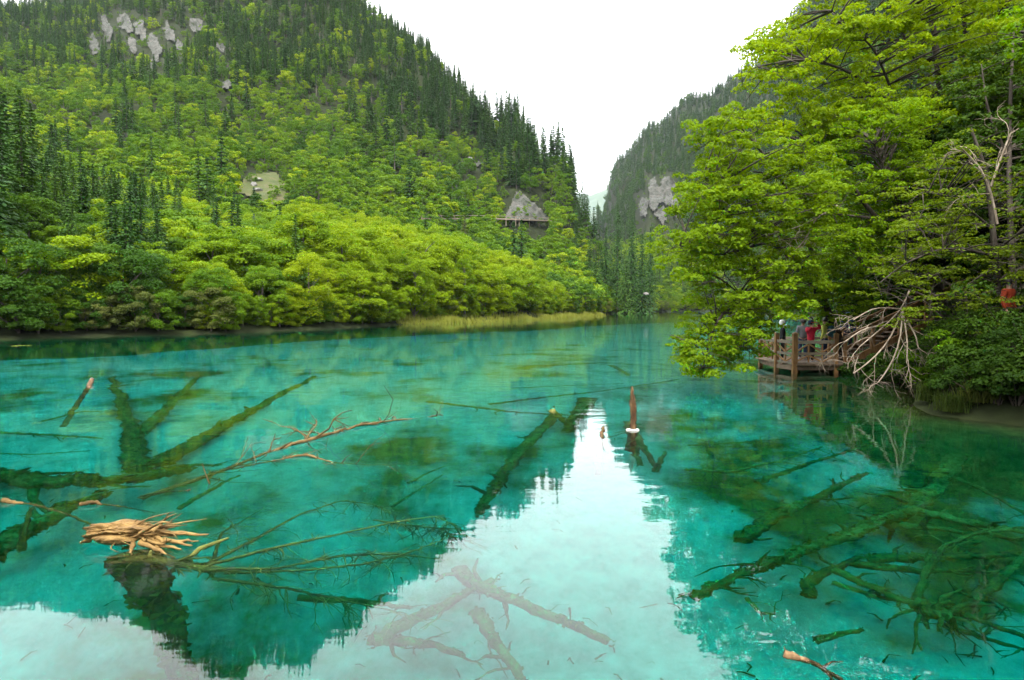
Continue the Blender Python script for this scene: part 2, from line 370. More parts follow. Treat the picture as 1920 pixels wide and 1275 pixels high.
def hit(px, py, y0=30., y1=1900.):          # where the view ray at that pixel meets the ground
    d = pdir(px, py); Y = np.geomspace(y0, y1, 420); P = np.array([0, 0, CAM_H]) + d[None] * (Y / d[1])[:, None]
    b = np.nonzero(P[:, 2] < G(P[:, 0], P[:, 1]))[0]
    if not len(b): return None
    if b[0] == 0: return P[0]
    Y = np.linspace(Y[b[0] - 1], Y[b[0]], 24); P = np.array([0, 0, CAM_H]) + d[None] * (Y / d[1])[:, None]
    b = np.nonzero(P[:, 2] < G(P[:, 0], P[:, 1]))[0]
    return P[b[0]] if len(b) else P[-1]

def build_ground():
    fine = np.radians(np.linspace(-50, 50, 560)); left = np.radians(np.linspace(-180, -50, 90, endpoint=False)); right = np.radians(np.linspace(50, 180, 90)[1:])
    az = np.concatenate([left, fine, right[:-1]])
    r = np.concatenate([[.5, 1, 1.6, 2.3], np.geomspace(3, 120, 190), np.geomspace(123, 2600, 120)])
    A, R = np.meshgrid(az, r); X, Y = R * np.sin(A), R * np.cos(A); Z = G(X, Y)
    V = np.stack([X, Y, Z], -1).reshape(-1, 3); nA, nR = len(az), len(r)
    i, j = np.meshgrid(np.arange(nR - 1), np.arange(nA), indexing='ij'); k = (j + 1) % nA
    F = np.stack([i * nA + j, i * nA + k, (i + 1) * nA + k, (i + 1) * nA + j], -1).reshape(-1, 4)
    V = np.vstack([V, [[0, 0, float(G(np.array([0.]), np.array([0.]))[0])]]]); jj = np.arange(nA)
    F3 = np.stack([np.full(nA, len(V) - 1), (jj + 1) % nA, jj], -1)
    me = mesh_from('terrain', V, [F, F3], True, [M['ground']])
    # weed cover, thick along wooded shores, plus painted shade below the drowned crown
    x, y = V[:, 0], V[:, 1]; sd = lake_sd(x, y); rr = np.hypot(x, y)
    u = np.where(y > 5, x / np.maximum(y, 5), 9)
    yl = np.interp(u, (np.array([-400, 0, 250, 400, 600, 1000, 1260]) - 960) / FPX, [27, 34, 38.4, 44, 53.5, 77, 115]) + (fbm(x / 5, y / 5, 21, 3) - .5) * 2.5
    w = sstep(-.5, .7, y - yl) * (u < .26)
    for bx, by, br, bw in ((150, 775, 6, .22), (60, 870, 3, .2), (450, 915, 3, .22), (330, 1000, 1.6, .2), (600, 1075, 1.8, .3), (480, 1125, 1.2, .3), (720, 1020, 1.2, .22), (330, 1190, 1.0, .25), (30, 1130, .9, .2), (780, 820, 3, .17), (650, 860, 3, .2), (1370, 850, 6, .24), (1500, 905, 4, .2), (1700, 950, 2.6, .24), (1800, 1070, 1.8, .2), (1880, 1020, 2, .24), (1380, 1060, 1.3, .2), (1330, 1120, 1.0, .22), (1100, 800, 3, .12), (250, 700, 8, .18), (620, 720, 8, .15), (1130, 690, 9, .16)):  # mossy patches; those below the drowned crown paint its shadow into the bed
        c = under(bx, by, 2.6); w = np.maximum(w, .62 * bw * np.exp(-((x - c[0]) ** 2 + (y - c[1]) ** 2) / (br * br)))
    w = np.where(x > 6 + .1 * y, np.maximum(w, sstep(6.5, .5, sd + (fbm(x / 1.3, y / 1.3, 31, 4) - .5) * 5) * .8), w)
    w = np.clip(w, 0, 1)
    a = me.attributes.new('weed_shade', 'FLOAT', 'POINT'); a.data.foreach_set('value', w.astype(np.float32))
    obj('terrain', me, kind='structure')
build_ground()

def build_water():
    b = MB(); b.box((0, 190, -6), (260, 420, 12)); me = b.mesh('lake', M['water'])
    obj('lake', me, kind='structure')
build_water()
#%%PART2
# ------------------------------------------------------------------ trees: prototypes
def unit(v): return v / (np.linalg.norm(v, axis=-1, keepdims=True) + 1e-9)
def leaf_quads(P, Nn, size, rng, asp=.62, dirv=None, fold=.18):
    """one folded diamond leaf (two triangles) per point"""
    n = len(P); size = np.broadcast_to(size, (n,))[:, None]
    t = rng.normal(size=(n, 3)) if dirv is None else dirv + rng.normal(size=(n, 3)) * .25
    t = unit(t - Nn * (t * Nn).sum(1, keepdims=True)); s = np.cross(Nn, t)
    a = P - t * size * .5; b = P + t * size * .5
    m = P - t * size * .08 + Nn * size * fold
    l = m + s * size * asp * .5 - Nn * size * fold * 1.6; r = m - s * size * asp * .5 - Nn * size * fold * 1.6
    V = np.stack([a, l, b, r], 1).reshape(-1, 3); k = np.arange(n)[:, None] * 4
    F = np.concatenate([k + [0, 1, 2], k + [0, 2, 3]], 0)
    return V, F
def clump_leaves(C, R, per, size, rng, flat=.7, up=.55, jit=.5):
    V = MB(); n = len(C)
    cnt = np.maximum(3, (per * (R / R.mean()) ** 2).astype(int)); idx = np.repeat(np.arange(n), cnt)
    d = unit(rng.normal(size=(len(idx), 3))); d[:, 2] = np.where(d[:, 2] < -.35, -d[:, 2], d[:, 2])
    rad = (R[idx] * rng.uniform(.55, 1.08, len(idx)) ** .6)[:, None]
    P = C[idx] + d * rad * np.array([1, 1, flat])
    Nn = unit(d * .7 + np.array([0, 0, up]) + rng.normal(size=d.shape) * jit)
    return leaf_quads(P, Nn, size * rng.uniform(.7, 1.3, len(idx)), rng)
def broadleaf(seed, H, rx, z0, n, per, leaf, flat=.62, pear=.0, clr=(.75, 1.35), limbs=7):
    """crown and trunk meshes, base at the origin"""
    rng = np.random.default_rng(seed)
    zc, rz = (z0 + H) / 2, (H - z0) / 2
    d = unit(rng.normal(size=(n, 3))); q = rng.uniform(.45, 1, n) ** .5
    C = d * q[:, None] * np.array([rx, rx, rz]); C[:, 2] += zc
    C[:, :2] *= (1 - pear * np.clip((C[:, 2:3] - z0) / (H - z0), 0, 1))
    C[:, :2] += rng.normal(size=(n, 2)) * rx * .1
    R = rng.uniform(*clr, n) * rx / 4.0 * 1.25
    V, F = clump_leaves(C, R, per, leaf, rng, flat)
    b = MB(); h = H * .78; zz = np.linspace(-.8, h, 7); bend = rng.normal(size=2) * .35
    P = np.stack([bend[0] * np.sin(zz / h * 2), bend[1] * np.sin(zz / h * 2.4), zz], 1)
    r0 = H * .016 + .03; b.tube(P, np.linspace(r0 * 1.25, r0 * .25, 7), 6)
    for k in rng.choice(n, min(limbs, n), replace=False):
        t = C[k]; zb = max(z0 * .8, t[2] - np.linalg.norm(t[:2]) * .8 - .8); zb = min(zb, h * .9)
        s = np.array([np.interp(zb, zz, P[:, 0]), np.interp(zb, zz, P[:, 1]), zb])
        mid = (s + t) / 2 + [0, 0, .25]; b.tube(np.array([s, mid, t]), [r0 * .5, r0 * .32, r0 * .1], 4, cap=False)
    return (V, F), b
def conifer(seed, H, rb, z0, levels, nb, spr, leaf, droop=.28, shape=.85, gap=0.0):
    rng = np.random.default_rng(seed); Ps, Ns, Ds, Ss = [], [], [], []
    zs = z0 + (H - z0) * np.linspace(0, 1, levels) ** .92
    for k, z in enumerate(zs):
        f = 1 - (z - z0) / (H - z0); Rk = rb * (f ** shape) * rng.uniform(.72, 1.12) + .12
        for a in np.linspace(0, 2 * np.pi, nb, endpoint=False) + rng.uniform(0, 6.3):
            if rng.random() < gap: continue
            a += rng.normal() * .25; L = Rk * rng.uniform(.6, 1.15)
            m = max(2, int(spr * L / rb + 1.5)); s = (np.arange(m) + .6) / m
            dv = np.array([math.cos(a), math.sin(a), 0]); sd = np.array([-math.sin(a), math.cos(a), 0])
            for q in s:
                o = rng.normal() * .12 * L * q
                Ps.append(dv * L * q + sd * o + [0, 0, z - droop * L * q ** 1.4 + rng.normal() * .06 + .1 * L])
                dd = dv + sd * rng.normal() * .35 + [0, 0, -droop * 1.3 + rng.normal() * .15]
                Ds.append(dd); Ns.append(np.array([dv[0] * .35, dv[1] * .35, 1.0]) + rng.normal(size=3) * .28)
                Ss.append(leaf * (.75 + .5 * L / rb) * rng.uniform(.8, 1.25))
    for q in np.linspace(0, 1, 4): Ps.append(np.array([0, 0, H - .4 + .5 * q])); Ds.append(np.array([0, 0, 1.])); Ns.append(np.array([1., 0, 0])); Ss.append(leaf * .8)
    V, F = leaf_quads(np.array(Ps), unit(np.array(Ns)), np.array(Ss), rng, asp=.55, dirv=unit(np.array(Ds)), fold=.12)
    b = MB(); b.tube([[0, 0, -1], [0, 0, H * .4], [0, 0, H * .97]], [H * .014, H * .009, .02], 6)
    return (V, F), b
PROTO = {}
def proto(key, made, leafm, barkm='bark_far', H=1):
    (V, F), b = made
    PROTO[key] = dict(crown=mesh_from('crown', V, F, False, [M[leafm]]), trunk=b.mesh('trunk', M[barkm], True), H=H)
def alias(key, src, leafm):
    me = PROTO[src]['crown'].copy(); me.materials.clear(); me.materials.append(M[leafm])
    PROTO[key] = dict(crown=me, trunk=PROTO[src]['trunk'], H=PROTO[src]['H'])
# near (lakeside) and far versions; the far ones carry fewer and larger leaf sprays
for i in range(4):
    H = [13, 12, 14, 11][i]
    proto(f'b{i}', broadleaf(10 + i, H, [3.6, 4.2, 3.4, 3.9][i], [.9, .6, 1.3, .5][i], [70, 76, 66, 70][i], 150, .27, flat=.88, pear=[.35, .2, .5, .15][i], clr=(.42, 1.0)), 'leaf_bright', H=H)
for i in range(3):
    H = [9, 7, 10][i]
    proto(f'm{i}', broadleaf(30 + i, H, [4.2, 3.8, 4.0][i], [.3, .1, .5][i], [64, 58, 66][i], 160, .26, flat=.68, pear=.2, clr=(.42, .95)), 'leaf_mid', H=H)
for i in range(3):
    H = [7, 5.5, 9][i]
    proto(f's{i}', broadleaf(50 + i, H, [3.4, 3.2, 3.2][i], [.4, .2, .9][i], [24, 22, 26][i], 36, .58, flat=.75, pear=.25, clr=(.55, 1.1), limbs=3), 'leaf_mid', H=H)
for i in range(3):
    H = [18, 22, 15][i]
    proto(f'c{i}', conifer(70 + i, H, [4.1, 4.2, 3.9][i], [1.0, 2.5, .6][i], [32, 36, 28][i], 13, 7, .66, droop=[.3, .38, .25][i]), 'needle', H=H)
for i in range(3):
    H = [20, 24, 16][i]
    proto(f'f{i}', conifer(90 + i, H, [3.4, 3.5, 3.2][i], [1.5, 3.5, 1.0][i], [22, 25, 19][i], 9, 4, 1.1, droop=[.3, .4, .25][i], gap=.06), 'needle', H=H)
proto('r0', conifer(120, 22, 2.6, 8, 18, 6, 3, 1.0, droop=.35, gap=.3), 'needle', H=22)          # bare-trunked pine
for i in range(3): alias(f'mb{i}', f'm{i}', 'leaf_bright'); alias(f'sb{i}', f's{i}', 'leaf_bright'); alias(f'sd{i}', f's{i}', 'leaf_deep'); alias(f'md{i}', f'm{i}', 'leaf_deep')
alias('cb', 'c0', 'needle_blue'); alias('co', 'c2', 'needle_olive'); alias('mo', 'm1', 'leaf_olive'); alias('co1', 'c1', 'needle_olive')
def place_tree(key, x, y, s, name, label, cat, group=None, rz=None, z=None, sxy=1.0):
    z = float(G(np.array([x]), np.array([y]))[0]) - .15 if z is None else z
    t = thing(name, label, cat, (x, y, z), random.uniform(0, 6.28) if rz is None else rz, (s * sxy, s * sxy, s), group)
    obj('trunk', PROTO[key]['trunk'], t); obj('crown', PROTO[key]['crown'], t)
    return t

# ------------------------------------------------------------------ woods on the slopes
random.seed(4); RNG = np.random.default_rng(4)
def in_ell(px, py, c): return (((px - c[0]) / c[2]) ** 2 + ((py - c[1]) / c[3]) ** 2) < 1
ROCKS = [  # px, py, half width, half height (picture), label of each bare rock on the slopes
    (176, 88, 11, 24, 'narrow grey rock rib on the upper left slope'), (200, 56, 12, 28, 'leaning grey cliff slab beside the narrow rock rib'),
    (236, 46, 17, 24, 'broad grey cliff face in the middle of the upper crags'), (264, 60, 14, 24, 'stepped grey crag beside the broad cliff face'),
    (250, 86, 11, 18, 'small cliff step beneath the broad cliff face'), (290, 92, 15, 28, 'pale vertical cliff wall among the crags'),
    (284, 126, 10, 16, 'pale rock foot under the vertical cliff wall'), (318, 66, 14, 24, 'grey crag with ledges between two conifer bands'),
    (336, 88, 10, 15, 'small grey buttress below the ledged crag'), (366, 50, 18, 17, 'wide broken crag high on the slope'),
    (414, 90, 10, 18, 'isolated pale rock tooth in the conifers'), (424, 162, 16, 10, 'flat pale rock outcrop at the top of the scrub belt'),
    (896, 310, 11, 7, 'pale scree patch in the scrub above the rock cut'), (1206, 392, 12, 28, 'grey-pink cliff rib on the far right mountain'),
    (1228, 368, 17, 34, 'tall grey-pink cliff wall on the far right mountain'), (1252, 356, 17, 30, 'upper grey-pink cliff wall partly behind the leaning tree'),
    (1240, 408, 14, 20, 'lower grey-pink cliff step of the far right mountain'), (1266, 388, 14, 24, 'cliff buttress beside the leaves of the leaning tree')]
BARE = [(492, 352, 52, 34), (982, 392, 46, 30)] + [r[:4] for r in ROCKS]
def below_rock(px, py): return any(abs(px - c[0]) < c[2] + 3 and -c[3] < py - c[1] < c[3] + 34 for c in BARE)
def candidates():
    out = []; r = 56.0
    while r < 1900:
        s = np.interp(r, [50, 90, 160, 300, 500, 900, 1900], [3.3, 3.8, 4.2, 5.4, 6.2, 8.6, 15])
        n = int(math.radians(86) * r / s)
        a = math.radians(-43) + (np.arange(n) + RNG.uniform(0, 1, n)) / n * math.radians(86); rr = r + RNG.uniform(-.5, .5, n) * s
        out.append(np.stack([rr * np.sin(a), rr * np.cos(a)], 1)); r += s
    P = np.concatenate(out); z = G(P[:, 0], P[:, 1]); sd = lake_sd(P[:, 0], P[:, 1])
    px, py = project(P[:, 0], P[:, 1], z)
    # leave the near right bank to its own trees; keep only ground that can be seen over what is in front
    keep = (sd < -.8) & (px > -120) & (px < 2040) & ~((P[:, 0] > 6) & (P[:, 1] < 52))
    P, z, px, py, sd = P[keep], z[keep], px[keep], py[keep], sd[keep]
    r = np.hypot(P[:, 0], P[:, 1]); o = np.argsort(r); colmin = np.full(300, 1e9); vis = np.zeros(len(P), bool)
    for k in o:
        b = int(np.clip((px[k] + 120) / 7.5, 0, 299)); top = py[k] - 9 / r[k] * FPX
        vis[k] = top < colmin[b] + 22; colmin[b] = min(colmin[b], py[k] - 2.0 / r[k] * FPX)
    m = vis & (py > -260)
    # thickets right at the water line
    Q = []
    for (ax, ay), (bx, by) in zip(LAKE[:11], LAKE[1:12]):
        L = math.hypot(bx - ax, by - ay); st = 1.7 if ay < 140 else 2.6; nx, ny = -(by - ay) / L, (bx - ax) / L
        for t in np.arange(0, L, st):
            for o in (RNG.uniform(.5, 1.4), RNG.uniform(2.0, 3.6)):
                if -17 < ax < 26 and o < 2: o += 2.6
                f = (t + RNG.uniform(0, st)) / L; Q.append((ax + (bx - ax) * f + nx * o, ay + (by - ay) * f + ny * o))
    Q = np.array(Q); zq = G(Q[:, 0], Q[:, 1]); qx, qy = project(Q[:, 0], Q[:, 1], zq); sq = lake_sd(Q[:, 0], Q[:, 1]); rq = np.hypot(Q[:, 0], Q[:, 1])
    global N_SKIRT; N_SKIRT = len(Q)
    return np.vstack([Q, P[m]]), np.append(zq, z[m]), np.append(qx, px[m]), np.append(qy, py[m]), np.append(sq, sd[m]), np.append(rq, r[m])
def choose(px, py, r, sd, rnd, n1, n2):
    """kind of tree and its height for a spot on the slope"""
    if r < 1e9 and px > 1105 and r > 520:                                   # the far right-hand mountain
        if py > 455 and rnd < .75: return (('sb%d' if n1 > .5 else 's%d') % int(n2 * 3 % 3), 7 + 4 * n1, 's')
        if rnd < .86: return ('f%d' % int(n2 * 3 % 3), 13 + 8 * n1, 'f')
        return ('sd%d' % int(n2 * 3 % 3), 8 + 4 * n1, 's')
    if r < 175 and py > 395 or r < 115:                                      # woods round the lake
        if px < 330:
            if rnd < .30 and sd < -6: return ('c%d' % int(n2 * 3 % 3), 10 + 6 * n1 + (6 if px < 70 else 0), 'c')
            if rnd < .62: return ('md%d' % int(n2 * 3 % 3), 6 + 4 * n1, 'm')
            return (('m%d' if rnd < .86 else 'mb%d') % int(n2 * 3 % 3), 6 + 4 * n1, 'm')
        if px < 560:
            if rnd < .12 and sd < -5: return ('c%d' % int(n2 * 3 % 3), 11 + 5 * n1, 'c')
            return (('m%d' if rnd < .5 else 'mb%d') % int(n2 * 3 % 3), (5.5 if sd > -7 else 8) + 3.5 * n1, 'm')
        if px < 1060:
            if rnd < .05 and sd < -9: return ('c%d' % int(n2 * 3 % 3), 11 + 4 * n1, 'c')
            if rnd < .8: return ('b%d' % int(n2 * 4 % 4), (8 if sd > -6 else 11.5) + 4 * n1 - (2 if px > 880 else 0), 'b')
            return ('mb%d' % int(n2 * 3 % 3), 7 + 3 * n1, 'm')
        if px > 1130 and rnd < .35 and sd < -12: return ('c%d' % int(n2 * 3 % 3), 15 + 7 * n1, 'c')
        return (('m%d' if rnd < .6 else 'mb%d') % int(n2 * 3 % 3), 6 + 3 * n1, 'm')
    # mountainside: how conifer-rich
    edge = np.interp(px, [0, 300, 600, 760, 900, 1000, 1060, 1110, 1250], [130, 150, 190, 250, 300, 330, 345, 420, 480])
    pc = np.clip((edge - py) / 90 + .38 + (n1 - .5) * 1.7, .03, .76 if px > 760 else .66)
    if px > 1110: pc = .22
    if rnd < pc:
        tall = 13 + 7 * n1 + np.interp(px, [800, 950, 1110], [0, 3, 4]) * (py < 330)
        return (('r0' if n2 > .93 else 'f%d' % int(n2 * 3.2 % 3)), tall, 'f')
    low = np.interp(py, [120, 260, 380], [7.5, 5.6, 6.5])
    return ((('s%d' if n2 < .62 else 'sb%d') if n2 < .8 else 'sd%d') % int(n2 * 10 % 3), low * (.75 + .7 * n1), 's')
P_, Z_, PX, PY, SD, RR = candidates()
spots = []
n1 = fbm(P_[:, 0] / 28, P_[:, 1] / 28, 41, 3); n1 = np.clip((n1 - .5) * 2.2 + .5, 0, 1)
for k in range(len(P_)):
    if k >= N_SKIRT and RNG.random() > .35 and any(in_ell(PX[k], PY[k] - 5 / RR[k] * FPX * .5, c) for c in BARE): continue
    if RR[k] < 60 and PX[k] > 1300: continue
    if k < N_SKIRT:
        q = RNG.random(); i3 = int(RNG.integers(0, 3))
        key = ('md%d' % i3 if q < .45 else 'm%d' % i3 if q < .8 else 'mo') if PX[k] < 380 else ('m%d' % i3 if q < .3 else 'mo' if q < .42 else 'mb%d' % i3)
        h = RNG.uniform(2.4, 4.6) * (1 if RR[k] < 130 else 1.25); spots.append((h / RR[k], key, h, 'm', k)); continue
    if RR[k] > 180 and below_rock(PX[k], PY[k]):
        h = RNG.uniform(2.5, 4.2); spots.append((h / RR[k], 's%d' % int(RNG.integers(0, 3)), h, 's', k)); continue
    key, h, kd = choose(PX[k], PY[k], RR[k], SD[k], RNG.random(), n1[k] * .6 + .4 * RNG.random(), RNG.random())
    spots.append((h / RR[k], key, h, kd, k))
spots.sort(reverse=True)
CON = [s for s in spots if s[3] in 'cf']; BRO = [s for s in spots if s[3] in 'bms']
def seen(s): k = s[4]; return -20 < PX[k] < 1300 and PY[k] > 30
def pick(L, n):
    a = [s for s in L if seen(s)][:n]; ids = {s[4] for s in a}
    return a, [s for s in L if s[4] not in ids]
con_a, con_rest = pick(CON, 270); bro_a, bro_rest = pick(BRO, 285)
def zone(k, h):
    """(phrase, group word) for where a tree stands"""
    px, py, r, top = PX[k], PY[k], RR[k], PY[k] - h / RR[k] * FPX
    if r < 185:
        row = 'edging the water at' if SD[k] > -3.8 else 'in the front rows of' if SD[k] > -11 else 'in the back rows of'
        for lim, w in ((70, 'the dark hill end'), (200, 'the conifer-topped hill'), (330, 'the low hill end'), (450, 'the cove thicket'), (600, 'the wood behind the cove'), (760, 'the driftwood shore wood'), (900, 'the wood behind the reeds'), (1060, 'the reed spit wood'), (9999, 'the wood beyond the spit')):
            if px < lim: return row + ' ' + w
    if px > 1110: return 'in the grove at the far end of the lake' if r < 520 else 'on the far right mountain'
    for c, w in (((492, 352, 100, 75), 'around the grassy clearing'), ((982, 392, 85, 70), 'around the wedge-shaped rock cut'), ((280, 85, 190, 95), 'around the grey crags'), ((424, 162, 70, 45), 'by the flat pale outcrop'), ((896, 310, 60, 45), 'by the pale scree patch')):
        if in_ell(px, (py + top) / 2, c): return w
    sky = np.interp(px, [700, 738, 804, 855, 928, 994, 1037, 1081, 1103], [0, 22, 62, 124, 193, 237, 259, 292, 365])
    if px > 690 and top < sky + 45: return 'on the skyline of the ridge'
    belt = 'in the lower scrub belt' if py > 300 else 'in the upper scrub belt' if py > 190 else 'in the high forest belt'
    side = 'over the shore hill' if px < 330 else 'near the clearing' if px < 600 else 'left of the rock cut' if px < 900 else 'over the reed spit'
    return belt + ' ' + side
LOOK = {'b': 'yellow-green broadleaf tree', 'mb': 'bushy light-green tree', 'm': 'mid-green layered broadleaf tree', 'md': 'dark green dense broadleaf tree', 'mo': 'olive bushy tree',
        's': 'green scrub tree', 'sb': 'light green scrub tree', 'sd': 'dark green scrub tree', 'c': 'dark full conifer', 'f': 'slender dark conifer', 'r': 'bare-trunked conifer'}
def size_word(key, h):
    lo, hi = {'b': (10, 13), 'c': (11, 15), 'f': (16, 20), 'r': (16, 20)}.get(kindof(key), (4.2, 7.5))
    return 'small ' if h < lo else 'tall ' if h > hi else ''
def kindof(key): return key.rstrip('0123456789')
def single(L, name):
    for s in L:
        k = s[4]; zn = zone(k, s[2]); lab = size_word(s[1], s[2]) + LOOK[kindof(s[1])] + ' ' + zn
        grp = (size_word(s[1], s[2]) + LOOK[kindof(s[1])] + 's ' + zn)
        place_tree(s[1], P_[k, 0], P_[k, 1], s[2] / PROTO[s[1]]['H'], name, lab, 'tree', grp, z=Z_[k] - .2, sxy=random.uniform(.95, 1.25))
single(bro_a, 'broadleaf_tree'); single(con_a, 'conifer_tree')
# trees that stand out one by one
OUT = [('cb', 411, 402, 105, 'blue-grey spruce rising between light green trees behind the cove'), ('cb', 480, 400, 128, 'second blue-grey spruce farther up behind the cove'), ('c0', 541, 448, 96, 'dark grey-green conifer at the edge of the bright wood'),
       ('co', 735, 485, 107, 'thin olive-brown larch standing in front of the bright wood'), ('c1', 14, 205, 76, 'very tall black-green conifer at the end of the shore hill'), ('c0', 70, 300, 82, 'broad dark conifer next to the very tall one'), ('c0', 128, 325, 86, 'broad dark conifer in the middle of the shore hill'), ('c2', 168, 350, 88, 'shorter dark conifer on the shore hill crest'),
       ('c0', 258, 345, 112, 'dark conifer at the lower end of the shore hill'), ('c1', 300, 357, 114, 'pointed dark conifer beside the lower hill end'), ('c2', 235, 380, 100, 'small dark conifer below the lower hill end'), ('c0', 338, 405, 100, 'grey-green conifer above the cove thicket'),
       ('c1', 1157, 383, 265, 'tallest dark conifer of the far lake end'), ('c0', 1135, 428, 262, 'dark conifer left of the tallest one at the lake end'), ('c0', 1184, 408, 275, 'thin conifer behind the tallest one at the lake end'), ('c2', 1203, 440, 265, 'broad dark conifer at the right of the lake end grove'), ('c1', 1218, 428, 285, 'last dark conifer of the lake end grove'), ('c2', 1172, 470, 250, 'lower dark conifer in front of the lake end grove'), ('c2', 1106, 440, 250, 'lone dark conifer below the ridge foot'),
       ('c1', 418, 238, 245, 'tall isolated conifer left above the grassy clearing'), ('c0', 372, 262, 235, 'dark conifer next to the isolated tall one'), ('c2', 345, 300, 228, 'stout dark conifer in the scrub above the shore hill'), ('c0', 385, 298, 230, 'dark conifer close to the clearing edge'), ('c0', 287, 288, 205, 'dark conifer in the scrub nearest the shore hill'), ('c2', 548, 335, 228, 'dark conifer at the corner of the grassy clearing'), ('co1', 872, 400, 220, 'brownish conifer under the hillside walkway'),
       ('r0', 659, 168, 330, 'dead-straight pine with a long pale bare trunk in mid slope'), ('b2', 832, 470, 118, 'tallest bright tree of the wood behind the reeds'), ('b1', 655, 412, 128, 'great round bright tree at the top of the wood')]
for key, px, yt, Y, lab in OUT:
    x = (px - 960) / FPX * Y; g = float(G(np.array([x]), np.array([Y]))[0]); top = at(px, yt, Y)[2]
    place_tree(key, x, Y, (top - g) / PROTO[key]['H'], 'conifer_tree' if key[0] in 'cr' else 'broadleaf_tree', lab, 'tree', z=g - .2, sxy=min(1.25, 11 / (top - g) + .35))

def forest(name, label, rest):
    keys = sorted({s[1] for s in rest}); n = len(rest)
    me = bpy.data.meshes.new(name); me.vertices.add(n)
    co = np.array([(P_[s[4], 0], P_[s[4], 1], Z_[s[4]] - .2) for s in rest], np.float32); me.vertices.foreach_set('co', co.ravel())
    for nm, tp, val in (('idx', 'INT', [keys.index(s[1]) for s in rest]), ('size', 'FLOAT', [s[2] / PROTO[s[1]]['H'] for s in rest]), ('turn', 'FLOAT', RNG.uniform(0, 6.28, n))):
        a = me.attributes.new(nm, tp, 'POINT'); a.data.foreach_set('value', np.array(val, np.int32 if tp == 'INT' else np.float32))
    o = obj(name, me, kind='stuff'); o['label'] = label; o['category'] = 'forest'
    ng = bpy.data.node_groups.new(name, 'GeometryNodeTree'); ng.interface.new_socket('Geometry', in_out='INPUT', socket_type='NodeSocketGeometry'); ng.interface.new_socket('Geometry', in_out='OUTPUT', socket_type='NodeSocketGeometry')
    nn, L = ng.nodes, ng.links; gi = nn.new('NodeGroupInput'); go = nn.new('NodeGroupOutput')
    join = nn.new('GeometryNodeJoinGeometry')
    first = {}
    for ob in COL.objects:                                    # parts of trees that already stand in the scene serve as patterns
        if ob.type == 'MESH' and ob.name.startswith(('crown', 'trunk')): first.setdefault((ob.data.name), ob)
    for key in reversed(keys):
        g2 = nn.new('GeometryNodeJoinGeometry')
        for part in ('crown', 'trunk'):
            oi = nn.new('GeometryNodeObjectInfo'); oi.transform_space = 'ORIGINAL'; oi.inputs['Object'].default_value = pattern(key, part); L.new(oi.outputs['Geometry'], g2.inputs[0])
        gt = nn.new('GeometryNodeGeometryToInstance'); L.new(g2.outputs[0], gt.inputs[0]); L.new(gt.outputs[0], join.inputs[0])
    ip = nn.new('GeometryNodeInstanceOnPoints'); ip.inputs['Pick Instance'].default_value = True
    def attr(nm, tp):
        a = nn.new('GeometryNodeInputNamedAttribute'); a.data_type = tp; a.inputs['Name'].default_value = nm; return a.outputs[0]
    cx = nn.new('ShaderNodeCombineXYZ'); L.new(attr('turn', 'FLOAT'), cx.inputs['Z'])
    L.new(gi.outputs[0], ip.inputs['Points']); L.new(join.outputs[0], ip.inputs['Instance']); L.new(attr('idx', 'INT'), ip.inputs['Instance Index'])
    L.new(cx.outputs[0], ip.inputs['Rotation']); L.new(attr('size', 'FLOAT'), ip.inputs['Scale']); L.new(ip.outputs[0], go.inputs[0])
    md = o.modifiers.new('forest', 'NODES'); md.node_group = ng
    return o
_pat = {}
def pattern(key, part):
    me = PROTO[key][part]
    if me.name not in _pat:
        for ob in COL.objects:
            if ob.type == 'MESH' and ob.data == me: _pat[me.name] = ob; break
        else:                                                  # not among the single trees: a pattern object outside the scene
            _pat[me.name] = bpy.data.objects.new(part, me)
    return _pat[me.name]
forest('conifer_forest', 'dark conifer forest covering the upper slopes of both mountains', con_rest)
forest('broadleaf_forest', 'green broadleaf scrub and forest covering the left mountainside', bro_rest)
print('SPOTS', len(spots), len(con_rest), len(bro_rest))
#%%PART3
# ------------------------------------------------------------------ rock, meadow, walkway on the far slopes
def rock_mesh(name, seed, size, mat='rock', sub=3, amp=.35):
    import bmesh
    bm = bmesh.new(); bmesh.ops.create_icosphere(bm, subdivisions=sub, radius=1)
    V = np.array([v.co[:] for v in bm.verts])
    n = fbm(V[:, 0] * 1.3 + seed, V[:, 2] * 1.3 + V[:, 1] * 1.7, seed, 4) - .5
    m = fbm(V[:, 0] * 4 + V[:, 1] * 3 + seed, V[:, 2] * 3, seed + 7, 3) - .5
    V = V * (1 + n * amp * 2.4 + m * amp)[:, None] * np.array(size)
    V = V + (np.round(V / (np.array(size) * .3)) * (np.array(size) * .3) - V) * .35
    for v, c in zip(bm.verts, V): v.co = c
    me = bpy.data.meshes.new(name); bm.to_mesh(me); bm.free()
    me.polygons.foreach_set('use_smooth', np.zeros(len(me.polygons), bool)); me.materials.append(M[mat]); return me
